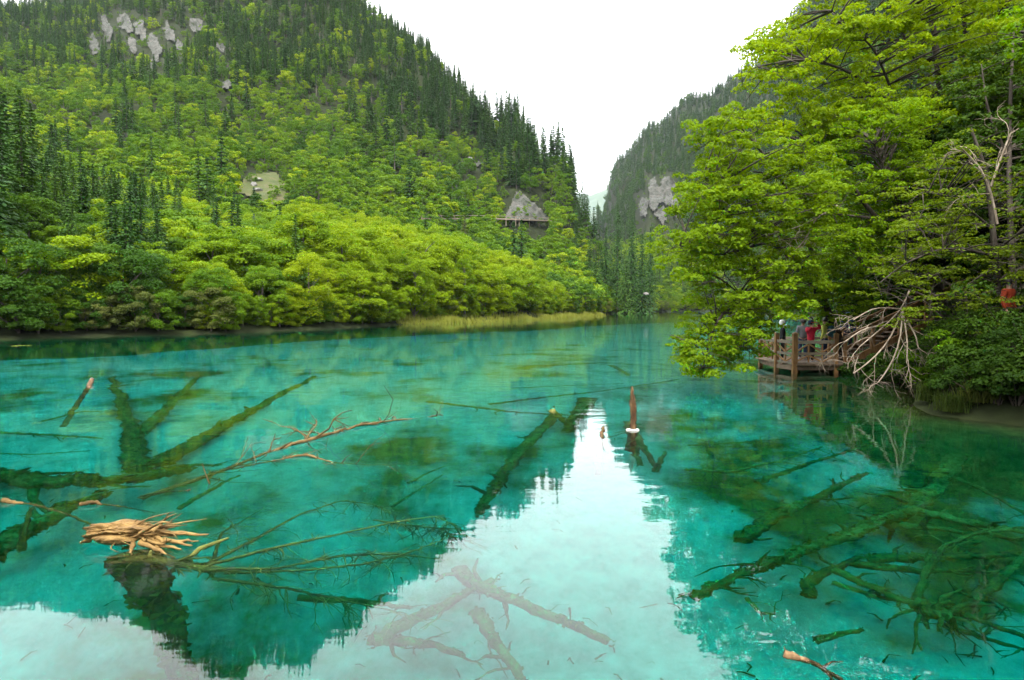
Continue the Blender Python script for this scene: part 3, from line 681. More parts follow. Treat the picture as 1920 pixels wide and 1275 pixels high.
def patch(name, poly, mat, off, step=4, bumps=0.0, seed=0, back=0.0):
    """a sheet of ground cover or rock lying on the slope inside a picture outline"""
    poly = np.array(poly, float); x0, y0 = poly.min(0); x1, y1 = poly.max(0)
    xs = np.arange(x0, x1 + step, step); ys = np.arange(y0, y1 + step, step); idx = {}; V = []; F = []
    def inside(x, y):
        r = False
        for (ax, ay), (bx, by) in zip(poly, np.roll(poly, -1, axis=0)):
            if (ay > y) != (by > y) and x < (bx - ax) * (y - ay) / (by - ay) + ax: r = not r
        return r
    for i, x in enumerate(xs):
        for j, y in enumerate(ys):
            jx, jy = x + random.uniform(-.25, .25) * step, y + random.uniform(-.25, .25) * step
            if not inside(jx, jy): continue
            p = hit(jx, jy)
            if p is None: continue
            b = off + bumps * (fbm(np.array([jx / 9.]), np.array([jy / 14.]), seed, 4)[0] - .35)
            d = pdir(jx, jy); d /= np.linalg.norm(d)
            idx[i, j] = len(V); V.append(p - d * b * 1.2 + np.array([0, 0, b * .6]))
    for (i, j) in idx:
        q = [(i, j), (i, j + 1), (i + 1, j + 1), (i + 1, j)]
        if all(t in idx for t in q): F.append([idx[t] for t in q])
    par = list(range(len(V)))
    def find(a):
        while par[a] != a: par[a] = par[par[a]]; a = par[a]
        return a
    for f in F:
        for a in f[1:]: par[find(a)] = find(f[0])
    cnt = {}
    for f in F: cnt[find(f[0])] = cnt.get(find(f[0]), 0) + 1
    big = max(cnt, key=cnt.get); F = [f for f in F if find(f[0]) == big]
    used = sorted({a for f in F for a in f}); new = {a: i for i, a in enumerate(used)}
    return mesh_from(name, np.array([V[a] for a in used]), np.array([[new[a] for a in f] for f in F]), False, [M[mat]])
for i, (px, py, w, h, lab) in enumerate(ROCKS):
    rg = np.random.default_rng(500 + i); a = np.linspace(0, 2 * np.pi, 15)[:-1]; q = rg.uniform(.6, 1.15, 14); lean = rg.uniform(-.5, .1)
    poly = [(px + w * math.cos(t) * f - lean * h * math.sin(t) * f * .6, py + h * math.sin(t) * f) for t, f in zip(a, q)]
    D = hit(px, py)
    if D is None: continue
    D = D[1]; tag(obj('rock_outcrop', patch('rock_outcrop', poly, 'rock', .003 * D, 2.2, .012 * D, i)), lab, 'rock')
o = obj('boulder', rock_mesh('boulder', 9, (1.3, 1, 1.2), 'pale_rock', 2)); o.location = hit(882, 302) + np.array([0, -1, .8]); tag(o, 'small white boulder beside the pale scree patch', 'rock')
o = obj('boulder', rock_mesh('boulder', 11, (1.1, 1, .6), 'pale_rock', 2)); o.location = at(1211, 551, 262); tag(o, 'white boulder in the bushes at the far end of the lake', 'rock')
obj('meadow', patch('meadow', [(445, 352), (462, 330), (490, 322), (520, 326), (540, 345), (548, 375), (535, 392), (500, 390), (470, 372), (444, 366)], 'meadow', .9), kind='structure')
tag(obj('rock_cut', patch('rock_cut', [(940, 419), (948, 402), (958, 384), (966, 362), (976, 357), (988, 370), (1006, 386), (1024, 402), (1032, 414), (1000, 420), (965, 420)], 'rock', 1.0, 3, 4.0, 3)),
    'bare grey rock cut shaped like a wedge above the hillside walkway', 'rock')
for (px, py, w, h, lab) in [(486, 342, 8, 3, 'pale stone slab at the top of the grassy clearing'), (478, 352, 6, 5, 'pale broken stones in the middle of the grassy clearing'), (484, 362, 9, 4, 'wide pale stone at the lower side of the grassy clearing')]:
    p = hit(px, py); D = p[1]
    o = obj('boulder', rock_mesh('boulder', px, (w / FPX * D, w / FPX * D * .7, h / FPX * D), 'pale_rock', 2)); o.location = p + np.array([0, -.6, .8]); tag(o, lab, 'rock')
wk = thing('walkway', 'low timber walkway with a rail along the foot of the rock cut', 'walkway')
pts = [hit(px, py) + np.array([0, -2.0, 2.2]) for px, py in ((790, 424), (850, 423), (910, 422), (970, 424), (1030, 425))]
for a, b in zip(pts[:-1], pts[1:]):
    m = MB(); m.beam(a, b, 2.4, .5); obj('deck', m.mesh('deck', M['timber_grey']), wk)
    m = MB(); m.beam(a + [0, -1.1, 1.1], b + [0, -1.1, 1.1], .16, .16); obj('rail', m.mesh('rail', M['timber_grey']), wk)
    for t in (.05, .35, .65, .95):
        q = a + (b - a) * t; m = MB(); m.beam(q + [0, -1.1, -2.6], q + [0, -1.1, 1.1], .2, .2); obj('post', m.mesh('post', M['timber_grey']), wk)

# ------------------------------------------------------------------ reeds along the spit, grass on the near bank
def blades(n, pos, hgt, wid, lean, rng):
    a = rng.uniform(0, 2 * np.pi, n); d = np.stack([np.cos(a), np.sin(a), np.zeros(n)], 1); s = np.stack([-np.sin(a), np.cos(a), np.zeros(n)], 1)
    h = np.asarray(hgt) * rng.uniform(.55, 1.2, n); L = lean * rng.uniform(.2, 1.3, n)
    b0 = pos - s * wid / 2; b1 = pos + s * wid / 2
    m = pos + d * (L * .35)[:, None] * h[:, None] + np.stack([0 * h, 0 * h, h * .6], 1); t = pos + d * (L)[:, None] * h[:, None] + np.stack([0 * h, 0 * h, h * (1 - .35 * np.clip(L, 0, 1.5))], 1)
    V = np.stack([b0, b1, m - s * wid * .4, m + s * wid * .4, t], 1).reshape(-1, 3); k = np.arange(n)[:, None] * 5
    return V, [np.concatenate([k + [0, 1, 3, 2]]), np.concatenate([k + [2, 3, 4]])]
rng = np.random.default_rng(8)
S = np.array([(-17, 99.6), (-5, 114.5), (8, 148), (24, 194), (27.5, 213)]); seg = rng.integers(0, 4, 9000); t = rng.random(9000)[:, None]
q = S[seg] * (1 - t) + S[seg + 1] * t; nrm = np.stack([-(S[seg + 1] - S[seg])[:, 1], (S[seg + 1] - S[seg])[:, 0]], 1); nrm /= np.linalg.norm(nrm, axis=1)[:, None]
q = q + nrm * (rng.normal(.3, .9, 9000)[:, None]) ; z = np.maximum(G(q[:, 0], q[:, 1]), -.3)
V, F = blades(9000, np.column_stack([q, z]), np.clip(fbm(q[:, 0] / 4, q[:, 1] / 4, 3, 3) * 2.2 - .25, .3, 1.3), .09, .35, rng)
o = obj('reed_bed', mesh_from('reed_bed', V, F, False, [M['reed']]), kind='stuff'); o['label'] = 'strip of pale yellow-green reeds along the far water edge'; o['category'] = 'reeds'
TUFT = [(1790, 768, 'round tuft of drooping grass at the dark bank'), (1835, 770, 'low grass tuft beside the round one'), (1750, 752, 'small grass tuft under the leafy bank shrub'), (1880, 772, 'brownish grass tuft on the bank')]
for i, (px, py, lab) in enumerate(TUFT):
    p = onz(px, py, .15); z = max(float(G(p[:1], p[1:2])[0]), .02); V, F = blades(520, np.column_stack([p[0] + rng.normal(size=520) * .16, p[1] + rng.normal(size=520) * .14, np.full(520, z)]), .55, .016, .9, rng)
    tag(obj('grass_tuft', mesh_from('grass_tuft', V, F, False, [M['tuft']])), lab, 'grass')

# ------------------------------------------------------------------ viewing platform
TIM = M['timber']; ZD = .36
pf = thing('viewing_platform', 'brown timber viewing platform with cross-braced railing standing in the lake', 'platform', (12.6, 28.2, 0))
base = np.array([12.6, 28.2, 0])
def pbox(name, a, b, w, h, mat=TIM, par=None):
    m = MB(); m.beam(np.array(a) - base, np.array(b) - base, w, h); return obj(name, m.mesh(name, mat), par or pf)
A_, B_, C_, D_, E_, F_ = [np.array(v) for v in ((10.72, 27.6), (11.0, 26.5), (12.70, 26.72), (10.95, 30.0), (14.6, 30.0), (14.6, 27.6))]
def v3(p, z): return np.array([p[0], p[1], z])
front = np.array([A_, B_, C_, F_])
for x in np.arange(10.74, 14.6, .145):
    yf = np.interp(x + .07, [10.72, 11.0, 12.7, 14.6], [27.6, 26.46, 26.68, 27.6]) - .12
    pbox('plank', (x + .07, yf, ZD - .025 + random.uniform(-.004, .004)), (x + .07, 30.1, ZD - .025), .132, .05, M['deck'])
for a, b in ((A_, B_), (B_, C_), (C_, F_), (A_, D_), (D_, E_)): pbox('joist', v3(a, ZD - .145), v3(b, ZD - .145), .1, .17, M['deck'])
def post(p, top=1.5, w=.15, low=-3.2):
    m = MB(); q = v3(p, 0) - base; m.box(q + [0, 0, (top + low) / 2], (w, w, top - low)); s = obj('post', m.mesh('post', TIM), pf)
    m = MB(); m.box(q + [0, 0, top + .02], (w * 1.12, w * 1.12, .04)); m.add(*pyr(q + [0, 0, top + .04], w * 1.0, .05)); obj('cap', m.mesh('cap', TIM), s)
def pyr(c, w, h):
    c = np.asarray(c); V = np.array([[-1, -1, 0], [1, -1, 0], [1, 1, 0], [-1, 1, 0], [0, 0, 2 * h / w]]) * w / 2 + c
    return V, [[0, 1, 4], [1, 2, 4], [2, 3, 4], [3, 0, 4]]
for p in (A_, C_, D_, E_, F_): post(p)
post(B_, 1.53, .17)
for p in ((12.0, 28.6), (13.4, 28.4)): post(np.array(p), ZD - .06, .16)
def railing(a, b, n, start=0):
    a, b = np.array(a, float), np.array(b, float)
    pbox('top_rail', v3(a, 1.22), v3(b, 1.22), .09, .12, M['timber_grey']); pbox('mid_rail', v3(a, .76), v3(b, .76), .06, .10, M['timber_grey']); pbox('bottom_rail', v3(a, ZD + .04), v3(b, ZD + .04), .06, .07, M['timber_grey'])
    for k in range(n):
        p, q = a + (b - a) * k / n, a + (b - a) * (k + 1) / n
        if k: pbox('baluster', v3(p, ZD + .075), v3(p, 1.16), .05, .05)
        for lo, hi in ((.81, 1.15), (ZD + .08, .70)):
            u, w = ((lo, hi) if (k + start) % 2 == 0 else (hi, lo)); pbox('brace', v3(p, u), v3(q, w), .045, .055)
railing(A_, B_, 2, 1); railing(B_, C_, 3, 0); railing(A_, D_, 4, 0); railing(D_, E_, 5, 0)
# stairway climbing from the platform to the right
st = thing('stairway', 'brown timber stairway with sloping handrails climbing from the platform into the trees', 'stairway', (14.6, 28.8, 0))
b2 = np.array([14.6, 28.8, 0])
def sbox(name, a, b, w, h, mat=TIM):
    m = MB(); m.beam(np.array(a) - b2, np.array(b) - b2, w, h); return obj(name, m.mesh(name, mat), st)
s0, s1 = np.array([13.4, 28.0, .42]), np.array([19.6, 29.4, 3.0]); ns = 15
for k in range(ns):
    c = s0 + (s1 - s0) * (k + .5) / ns; sbox('step', c + [-.25, -.02, 0] - [0, .55, 0], c + [-.25, -.02, 0] + [0, .75, 0], .34, .05, M['deck'])
for oy in (-.6, .78):
    sbox('stringer', s0 + [0, oy, -.12], s1 + [0, oy, -.12], .08, .28)
    sbox('handrail', s0 + [0, oy, .95], s1 + [0, oy, .95], .09, .12); sbox('mid_rail', s0 + [0, oy, .5], s1 + [0, oy, .5], .05, .12)
    for k in range(6):
        c = s0 + (s1 - s0) * k / 5; sbox('post', c + [0, oy, -1.6], c + [0, oy, 1.0], .11, .11)

# ------------------------------------------------------------------ visitors
def flat_mat(name, c, rough=.8): return solid_mat(name, [tuple(np.array(c) * .75), c], 14, rough=rough, bump=.003)
M['skin'] = flat_mat('skin', (.42, .26, .18), .55); M['hair'] = flat_mat('hair', (.015, .012, .01), .5)
for nm, c in dict(red=(.55, .02, .05), lime=(.50, .52, .10), black=(.02, .02, .022), navy=(.02, .035, .08), white=(.72, .70, .64), teal=(.02, .09, .12), orange=(.28, .035, .01), grey=(.12, .12, .13), blue=(.04, .09, .22), shoe=(.3, .29, .28)).items(): M['cloth_' + nm] = flat_mat('cloth_' + nm, c)
def skin_obj(name, V, E, R, mat, par, sub=2):
    me = bpy.data.meshes.new(name); me.from_pydata([tuple(v) for v in V], E, []); o = obj(name, me, par)
    md = o.modifiers.new('skin', 'SKIN'); md.use_smooth_shade = True
    for k, sv in enumerate(me.skin_vertices[0].data):
        r = R[k]; sv.radius = (r, r) if np.isscalar(r) else r; sv.use_root = (k == 0)
    s = o.modifiers.new('smooth', 'SUBSURF'); s.levels = s.render_levels = sub
    me.materials.append(mat); return o
def person(label, x, y, z, rz, top, legs, arms=None, hat=None, pack=None, h=1.0, hood=None, group=None):
    t = thing('person', label, 'person', (x, y, z), rz, h, group)
    arms = arms or {}
    def arm(s):
        sh = np.array([s * .19, 0, 1.38]); el, wr = arms.get(s, ((s * .25, .03, 1.10), (s * .24, -.08, .86)))
        return sh, np.array(el), np.array(wr)
    # the body: one continuous figure
    V = [(0, 0, .95), (0, .005, 1.12), (0, .01, 1.30), (0, 0, 1.44), (0, -.005, 1.52), (0, -.012, 1.60), (0, 0, 1.68)]; R = [(.12, .10), (.115, .09), (.13, .095), .05, .068, (.078, .092), (.06, .07)]
    E = [(i, i + 1) for i in range(6)]
    def add(v, r, par): V.append(tuple(v)); R.append(r); E.append((par, len(V) - 1)); return len(V) - 1
    for s in (-1, 1):
        sh, el, wr = arm(s); d = unit(wr - el); side = unit(np.cross(d, np.array([s * .3, 1, .2])))
        a = add(sh, .055, 2); a = add(el, .042, a); a = add(wr, .028, a); a = add(wr + d * .05, (.036, .018), a)
        for f, (o_, ln) in enumerate(((-.030, .055), (-.012, .075), (.008, .08), (.026, .065))):
            p = add(wr + d * .085 + side * o_, .009, a); add(wr + d * (.085 + ln * .6) + side * o_ * 1.1 + np.array([0, 0, -.012]), .008, p)
        add(wr + d * .05 + side * -.055, .010, a)
        a = add((s * .09, 0, .88), .085, 0); a = add((s * .10, -.02, .50), .055, a); a = add((s * .10, .02, .09), .04, a); add((s * .115, -.14, .035), .035, a)
    skin_obj('body', V, E, R, M['skin'], t)
    # jacket
    V = [(0, 0, .86), (0, 0, 1.02), (0, .0, 1.2), (0, .005, 1.34), (0, 0, 1.43)]; R = [(.17, .135), (.165, .13), (.175, .13), (.165, .115), .075]; E = [(i, i + 1) for i in range(4)]
    for s in (-1, 1):
        sh, el, wr = arm(s); a = add(sh, .085, 3); a = add(el, .066, a); add(el + (wr - el) * .93, .048, a)
    skin_obj('jacket', V, E, R, M[top], t)
    V = [(0, 0, .96)]; R = [(.15, .12)]; E = []
    for s in (-1, 1): a = add((s * .09, 0, .84), .105, 0); a = add((s * .10, -.02, .50), .08, a); add((s * .10, .02, .10), .062, a)
    skin_obj('trousers', V, E, R, M[legs], t)
    for s in (-1, 1):
        m = MB(); m.tube([(s * .10, .07, .045), (s * .10, .0, .055), (s * .115, -.1, .045), (s * .118, -.19, .035)], [.035, .05, .048, .03], 8); obj('shoe', m.mesh('shoe', M['cloth_shoe'], True), t)
    m = MB(); th = np.linspace(0, 1.9, 7); m.tube([(0, .022, 1.60 + .125 * math.cos(q)) for q in th], [.03 + .088 * math.sin(min(q, 1.57)) for q in th], 12); obj('hair', m.mesh('hair', M['hair'], True), t)
    for s in (-1, 1):
        m = MB(); m.tube([(s * .032, -.094, 1.612), (s * .032, -.101, 1.612)], [.011, .007], 6); obj('eye', m.mesh('eye', M['hair'], True), t)
    m = MB(); m.tube([(0, -.088, 1.60), (0, -.112, 1.575), (0, -.095, 1.565)], [.010, .016, .008], 6); obj('nose', m.mesh('nose', M['skin'], True), t)
    if hat:
        m = MB(); m.tube([(0, .01, 1.63), (0, .01, 1.69), (0, .01, 1.735), (0, .01, 1.75)], [.112, .11, .075, .01], 14); hh = obj('cap', m.mesh('cap', M[hat[0]], True), t)
        m = MB(); m.box((0, -.15, 1.652), (.16, .14, .014)); obj('brim', m.mesh('brim', M[hat[1]]), hh)
    if hood:
        m = MB(); q = np.linspace(0, 2 * np.pi, 15)[:-1]; q = np.append(q, q[0]); m.tube([(.12 * math.cos(a), -.01 + .12 * math.sin(a), 1.47 - .03 * math.sin(a)) for a in q], .055, 8, cap=False); obj('fur_collar', m.mesh('fur_collar', M[hood], True), t)
        m = MB(); m.tube([(0, .03, 1.56), (0, .03, 1.66), (0, .02, 1.74), (0, .02, 1.765)], [.118, .122, .09, .02], 12); obj('hood', m.mesh('hood', M[hood], True), t)
    if pack:
        m = MB(); m.tube([(0, .20, .98), (0, .22, 1.02), (0, .235, 1.18), (0, .215, 1.34), (0, .19, 1.39)], [.09, .14, .155, .135, .08], 12); k = obj('backpack', m.mesh('backpack', M[pack], True), t)
        for s in (-1, 1):
            m = MB(); m.tube([(s * .12, .16, 1.36), (s * .13, .02, 1.46), (s * .13, -.13, 1.34), (s * .14, -.06, 1.12), (s * .12, .12, 1.04)], .02, 5); obj('strap', m.mesh('strap', M['cloth_black'], True), k)
    return t
def pxx(px, Y): return (px - 960) / FPX * Y
person('person in a red jacket and dark cap lifting both hands at the railing', pxx(1521, 27.15), 27.15, ZD, .3, 'cloth_red', 'cloth_black', {-1: ((-.30, -.14, 1.28), (-.16, -.26, 1.50)), 1: ((.36, -.10, 1.42), (.14, -.24, 1.60))}, hat=('cloth_navy', 'cloth_red'), h=.98)
person('person in a yellow-green jacket with a dark backpack on the platform', pxx(1547, 27.7), 27.7, ZD, 4.0, 'cloth_lime', 'cloth_navy', pack='cloth_teal', h=1.05, arms={-1: ((-.30, -.12, 1.2), (-.14, -.30, 1.35))})
person('person in black with a fluffy white collar leaning at the corner post', pxx(1468, 28.0), 28.0, ZD, 1.2, 'cloth_black', 'cloth_black', hood='cloth_white', h=.97)
person('person in a grey coat standing behind the one in red', pxx(1506, 28.9), 28.9, ZD, 2.9, 'cloth_grey', 'cloth_navy', h=1.0)
person('person in a blue cap at the foot of the stairway', pxx(1590, 29.0), 29.0, ZD + .2, -.6, 'cloth_navy', 'cloth_black', hat=('cloth_blue', 'cloth_blue'), h=1.03)
person('person in an orange jacket half hidden among the bank trees', pxx(1889, 18.9), 18.9, float(G(np.array([pxx(1889, 18.9)]), np.array([18.9]))[0]), .5, 'cloth_orange', 'cloth_black', h=1.02)

# ------------------------------------------------------------------ trees of the near right bank
def smooth_path(P, n=14):
    P = np.asarray(P, float); t = np.linspace(0, 1, len(P)); q = np.linspace(0, 1, n)
    o = np.stack([np.interp(q, t, P[:, k]) for k in range(P.shape[1])], 1)
    for _ in range(2): o[1:-1] = (o[:-2] + 2 * o[1:-1] + o[2:]) / 4
    return o
def in_poly(px, py, poly):
    r = np.zeros(px.shape, bool); poly = np.array(poly, float)
    for (ax, ay), (bx, by) in zip(poly, np.roll(poly, -1, axis=0)):
        r ^= ((ay > py) != (by > py)) & (px < (bx - ax) * (py - ay) / ((by - ay) or 1e-9) + ax)
    return r
def fore_tree(name, label, limbs, radii, poly, Y, n, cr, per, leaf, mat, seed, flat=.5, up=.6, bark='bark', droop=.1):
    rng = np.random.default_rng(seed); L = [smooth_path([at(*p) for p in l]) for l in limbs]
    base = L[0][0].copy(); t = thing(name, label, 'tree', base)
    tb = MB(); tb.tube(L[0] - base, np.linspace(radii[0], radii[0] * .3, len(L[0])), 9, rough=.12, rng=rng); obj('trunk', tb.mesh('trunk', M[bark], True), t)
    for l, r in zip(L[1:], radii[1:]):
        m = MB(); m.tube(l - base, np.linspace(r, r * .25, len(l)), 7, rough=.12, rng=rng); obj('limb', m.mesh('limb', M[bark], True), t)
    poly = np.array(poly, float); C = []
    while len(C) < n:
        q = rng.uniform(poly.min(0), poly.max(0), (400, 2)); q = q[in_poly(q[:, 0], q[:, 1], poly)]
        for a in q[:n - len(C)]: C.append(at(a[0], a[1], rng.uniform(*Y)))
    C = np.array(C); R = rng.uniform(cr[0], cr[1], n)
    allp = np.concatenate(L); br = MB()
    for k in range(n):
        d = np.linalg.norm(allp - C[k], axis=1) + np.maximum(0, allp[:, 2] - C[k, 2]) * .8; j = d.argmin(); s = allp[j]; e = C[k]; ln = np.linalg.norm(e - s)
        mid = s + (e - s) * .5 + np.array([0, 0, .10 * ln]) + rng.normal(size=3) * .06 * ln
        br.tube(smooth_path([s, mid, e], 6) - base, np.linspace(.012 + .012 * ln, .006, 6), 5, cap=False)
        for _ in range(3):
            f = unit(rng.normal(size=3) * [1, 1, .5] + unit(e - s) * .6) * R[k] * 1.05; br.tube(np.array([e - f * .3, e + f * .5, e + f - [0, 0, droop * R[k]]]) - base, [.010, .007, .003], 4, cap=False)
    bo = obj('branches', br.mesh('branches', M[bark], True), t); bo['kind'] = 'stuff'
    # leaves in flattened sprays, reaching outward along each branch
    sub = 5; sc = np.repeat(C, sub, 0) + rng.normal(size=(n * sub, 3)) * (np.repeat(R, sub) * .62)[:, None] * [1, 1, .6]; sr = np.repeat(R, sub) * rng.uniform(.32, .62, n * sub)
    V, F = clump_leaves(sc - base, sr, per / sub, leaf, rng, flat, up, .55)
    cm = mesh_from('crown', V, F, False, [M[mat]]); co = obj('crown', cm, t)
    return t
fore_tree('leaning_tree', 'big lime-green tree leaning far out over the lake beside the platform',
    [[(1590, 690, 28.6), (1560, 600, 28), (1520, 520, 26.5), (1450, 450, 24.5), (1350, 405, 22.5)], [(1500, 500, 26), (1420, 530, 23.5), (1340, 600, 21.5), (1318, 690, 20.8)], [(1540, 560, 27.5), (1510, 420, 26), (1450, 310, 24.5), (1390, 240, 23.5)], [(1450, 450, 24.5), (1350, 480, 22), (1275, 460, 21)], [(1450, 450, 24.5), (1380, 340, 23), (1310, 320, 22)], [(1480, 510, 25), (1440, 570, 23), (1400, 640, 22)]],
    [.20, .085, .10, .06, .06, .05],
    [(1248, 430), (1272, 352), (1302, 300), (1338, 222), (1370, 205), (1420, 240), (1500, 260), (1570, 330), (1590, 450), (1540, 540), (1462, 600), (1440, 640), (1395, 668), (1335, 705), (1312, 712), (1285, 665), (1268, 640), (1285, 590), (1262, 560), (1295, 520), (1258, 500)], (20.5, 25.5), 215, (.42, .72), 230, .125, 'fore_lime', 1)
fore_tree('arching_tree', 'tall tree with dark twin trunks and a high arching lime crown',
    [[(1800, 650, 33), (1785, 420, 32), (1768, 200, 31.5), (1742, 0, 31), (1725, -200, 31)], [(1775, 340, 31.5), (1690, 215, 29.5), (1620, 145, 28.5), (1520, 105, 27.5), (1420, 125, 26.5)], [(1690, 215, 29.5), (1640, 90, 28.5), (1560, 20, 28)], [(1768, 220, 31.5), (1690, 60, 30), (1640, -60, 29.5)], [(1830, 640, 33), (1825, 400, 32.5), (1822, 180, 32), (1800, -40, 31.5), (1780, -200, 31)], [(1785, 420, 32), (1650, 330, 29), (1540, 290, 27.5)], [(1822, 180, 32), (1870, 20, 31), (1900, -100, 31)]],
    [.24, .11, .07, .07, .18, .07, .07],
    [(1378, 195), (1402, 118), (1442, 58), (1490, 20), (1530, -30), (1600, -90), (1960, -120), (1960, 130), (1860, 220), (1760, 250), (1640, 260), (1520, 250), (1450, 262), (1400, 250)], (26, 33), 270, (.5, .95), 230, .15, 'fore_lime', 2)
fore_tree('round_tree', 'rounded vivid green tree with crooked dark limbs above the stairway',
    [[(1790, 640, 28), (1755, 530, 27), (1715, 465, 26), (1640, 410, 25), (1600, 350, 24.5)], [(1715, 465, 26), (1670, 350, 25), (1640, 270, 24.5)], [(1640, 410, 25), (1560, 400, 24.5)], [(1755, 530, 27), (1700, 520, 25), (1620, 500, 24.5)]],
    [.20, .08, .06, .07],
    [(1548, 270), (1580, 225), (1650, 205), (1720, 225), (1762, 290), (1770, 400), (1740, 500), (1640, 520), (1575, 480), (1545, 400)], (24, 28), 140, (.42, .8), 240, .125, 'fore_green', 3)
fore_tree('small_platform_tree', 'small bright tree spreading flat leaf layers over the platform railing',
    [[(1572, 665, 28.2), (1562, 600, 27.6), (1545, 545, 27)], [(1562, 600, 27.6), (1590, 545, 26.8), (1620, 540, 26.5)], [(1545, 545, 27), (1500, 520, 26.6), (1475, 540, 26.4)]],
    [.07, .04, .04],
    [(1460, 540), (1478, 495), (1520, 475), (1580, 490), (1630, 530), (1636, 570), (1590, 596), (1540, 590), (1500, 578), (1468, 575)], (26.0, 27.6), 46, (.34, .6), 210, .115, 'fore_lime', 4, flat=.4)
fore_tree('spreading_bank_tree', 'olive-leaved tree with thin level branches reaching from the right bank',
    [[(1885, 700, 20), (1872, 560, 20), (1862, 430, 20), (1850, 320, 20), (1820, 240, 20)], [(1866, 480, 20), (1780, 462, 19.2), (1700, 490, 18.6), (1650, 530, 18.4)], [(1872, 560, 20), (1790, 545, 19), (1700, 570, 18.5)], [(1862, 430, 20), (1790, 370, 19.6), (1730, 360, 19.3)], [(1866, 470, 20), (1920, 430, 19.2), (1960, 440, 18.5)], [(1872, 560, 20), (1930, 560, 19), (1980, 600, 18.5)]],
    [.12, .05, .045, .04, .04, .04],
    [(1640, 540), (1690, 450), (1700, 370), (1760, 280), (1840, 250), (1935, 340), (1935, 600), (1860, 640), (1780, 610), (1700, 620)], (17.8, 21), 120, (.3, .62), 110, .085, 'fore_olive', 5, flat=.3, up=.9)
fore_tree('overhanging_tree', 'pale green leafy branch reaching in from a tree on the bank above',
    [[(2080, 500, 13), (2060, 250, 12.8), (2010, 90, 12.5), (1950, 60, 12.2)], [(2010, 90, 12.5), (1935, 100, 12), (1905, 80, 11.8)]], [.12, .03],
    [(1895, 62), (1920, 25), (1990, -40), (2080, 20), (2060, 140), (1960, 120), (1915, 100)], (11.5, 13), 22, (.25, .45), 150, .10, 'fore_green', 6)
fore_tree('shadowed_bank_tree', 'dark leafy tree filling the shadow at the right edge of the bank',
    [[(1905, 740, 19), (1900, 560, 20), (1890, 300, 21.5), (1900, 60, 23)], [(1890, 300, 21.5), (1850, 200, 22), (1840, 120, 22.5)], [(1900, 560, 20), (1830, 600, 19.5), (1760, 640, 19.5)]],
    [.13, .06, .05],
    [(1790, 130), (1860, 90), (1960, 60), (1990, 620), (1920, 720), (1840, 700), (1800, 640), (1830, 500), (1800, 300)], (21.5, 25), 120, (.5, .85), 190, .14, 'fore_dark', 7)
# undergrowth and shaded trees on the slope behind
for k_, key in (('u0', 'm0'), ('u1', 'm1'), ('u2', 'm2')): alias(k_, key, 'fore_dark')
for k_, key in (('v0', 'b0'), ('v1', 'b3')): alias(k_, key, 'fore_green')
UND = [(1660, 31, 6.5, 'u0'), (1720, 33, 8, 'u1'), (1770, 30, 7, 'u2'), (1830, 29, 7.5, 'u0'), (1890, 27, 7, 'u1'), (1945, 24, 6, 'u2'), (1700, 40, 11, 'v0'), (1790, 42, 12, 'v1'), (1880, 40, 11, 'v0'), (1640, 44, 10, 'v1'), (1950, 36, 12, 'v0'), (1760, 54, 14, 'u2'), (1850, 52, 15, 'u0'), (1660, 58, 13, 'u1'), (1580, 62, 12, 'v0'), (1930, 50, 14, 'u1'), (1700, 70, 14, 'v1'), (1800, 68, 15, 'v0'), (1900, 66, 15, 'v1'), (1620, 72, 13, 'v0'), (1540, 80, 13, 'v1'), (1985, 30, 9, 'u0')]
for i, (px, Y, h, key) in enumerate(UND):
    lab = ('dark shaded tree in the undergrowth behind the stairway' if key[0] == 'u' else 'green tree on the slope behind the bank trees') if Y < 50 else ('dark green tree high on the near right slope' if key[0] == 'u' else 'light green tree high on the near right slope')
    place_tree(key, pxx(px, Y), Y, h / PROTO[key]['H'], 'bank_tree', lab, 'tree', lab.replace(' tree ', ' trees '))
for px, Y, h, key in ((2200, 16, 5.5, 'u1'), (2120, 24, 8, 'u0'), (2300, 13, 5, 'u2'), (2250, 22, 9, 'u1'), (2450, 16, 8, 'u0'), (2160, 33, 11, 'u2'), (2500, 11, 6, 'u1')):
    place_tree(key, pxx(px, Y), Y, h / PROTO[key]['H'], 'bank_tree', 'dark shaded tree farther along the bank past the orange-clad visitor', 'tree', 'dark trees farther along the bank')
BUSH = [(1800, 780, 16.4, .42), (1835, 785, 16.0, .45), (1870, 790, 15.7, .5), (1905, 792, 15.4, .5), (1940, 795, 15.1, .55), (1980, 795, 15.0, .6), (1925, 775, 16.4, .7), (1965, 775, 16.0, .75), (1872, 700, 18.0, 1.25), (1912, 700, 18.1, 1.15), (1770, 760, 17.4, .55), (1800, 752, 17.6, .6), (1845, 760, 16.8, .6), (1890, 768, 16.2, .6), (1930, 770, 15.6, .7), (1790, 705, 19.5, .9), (1850, 710, 18.6, .9), (1735, 690, 22, .8), (1640, 700, 24, .55), (1680, 705, 23, .6), (1715, 700, 22, .7), (1745, 715, 20.5, .75), (1775, 740, 19, .6), (1815, 735, 18.4, .75), (1860, 745, 17.6, .7), (1905, 750, 17, .8), (1650, 655, 26, .8), (1700, 640, 25, .9), (1760, 670, 22.5, .9), (1830, 680, 20.5, .9), (1900, 680, 19.5, 1.0), (1610, 690, 26.5, .5), (1960, 740, 16, .9)]
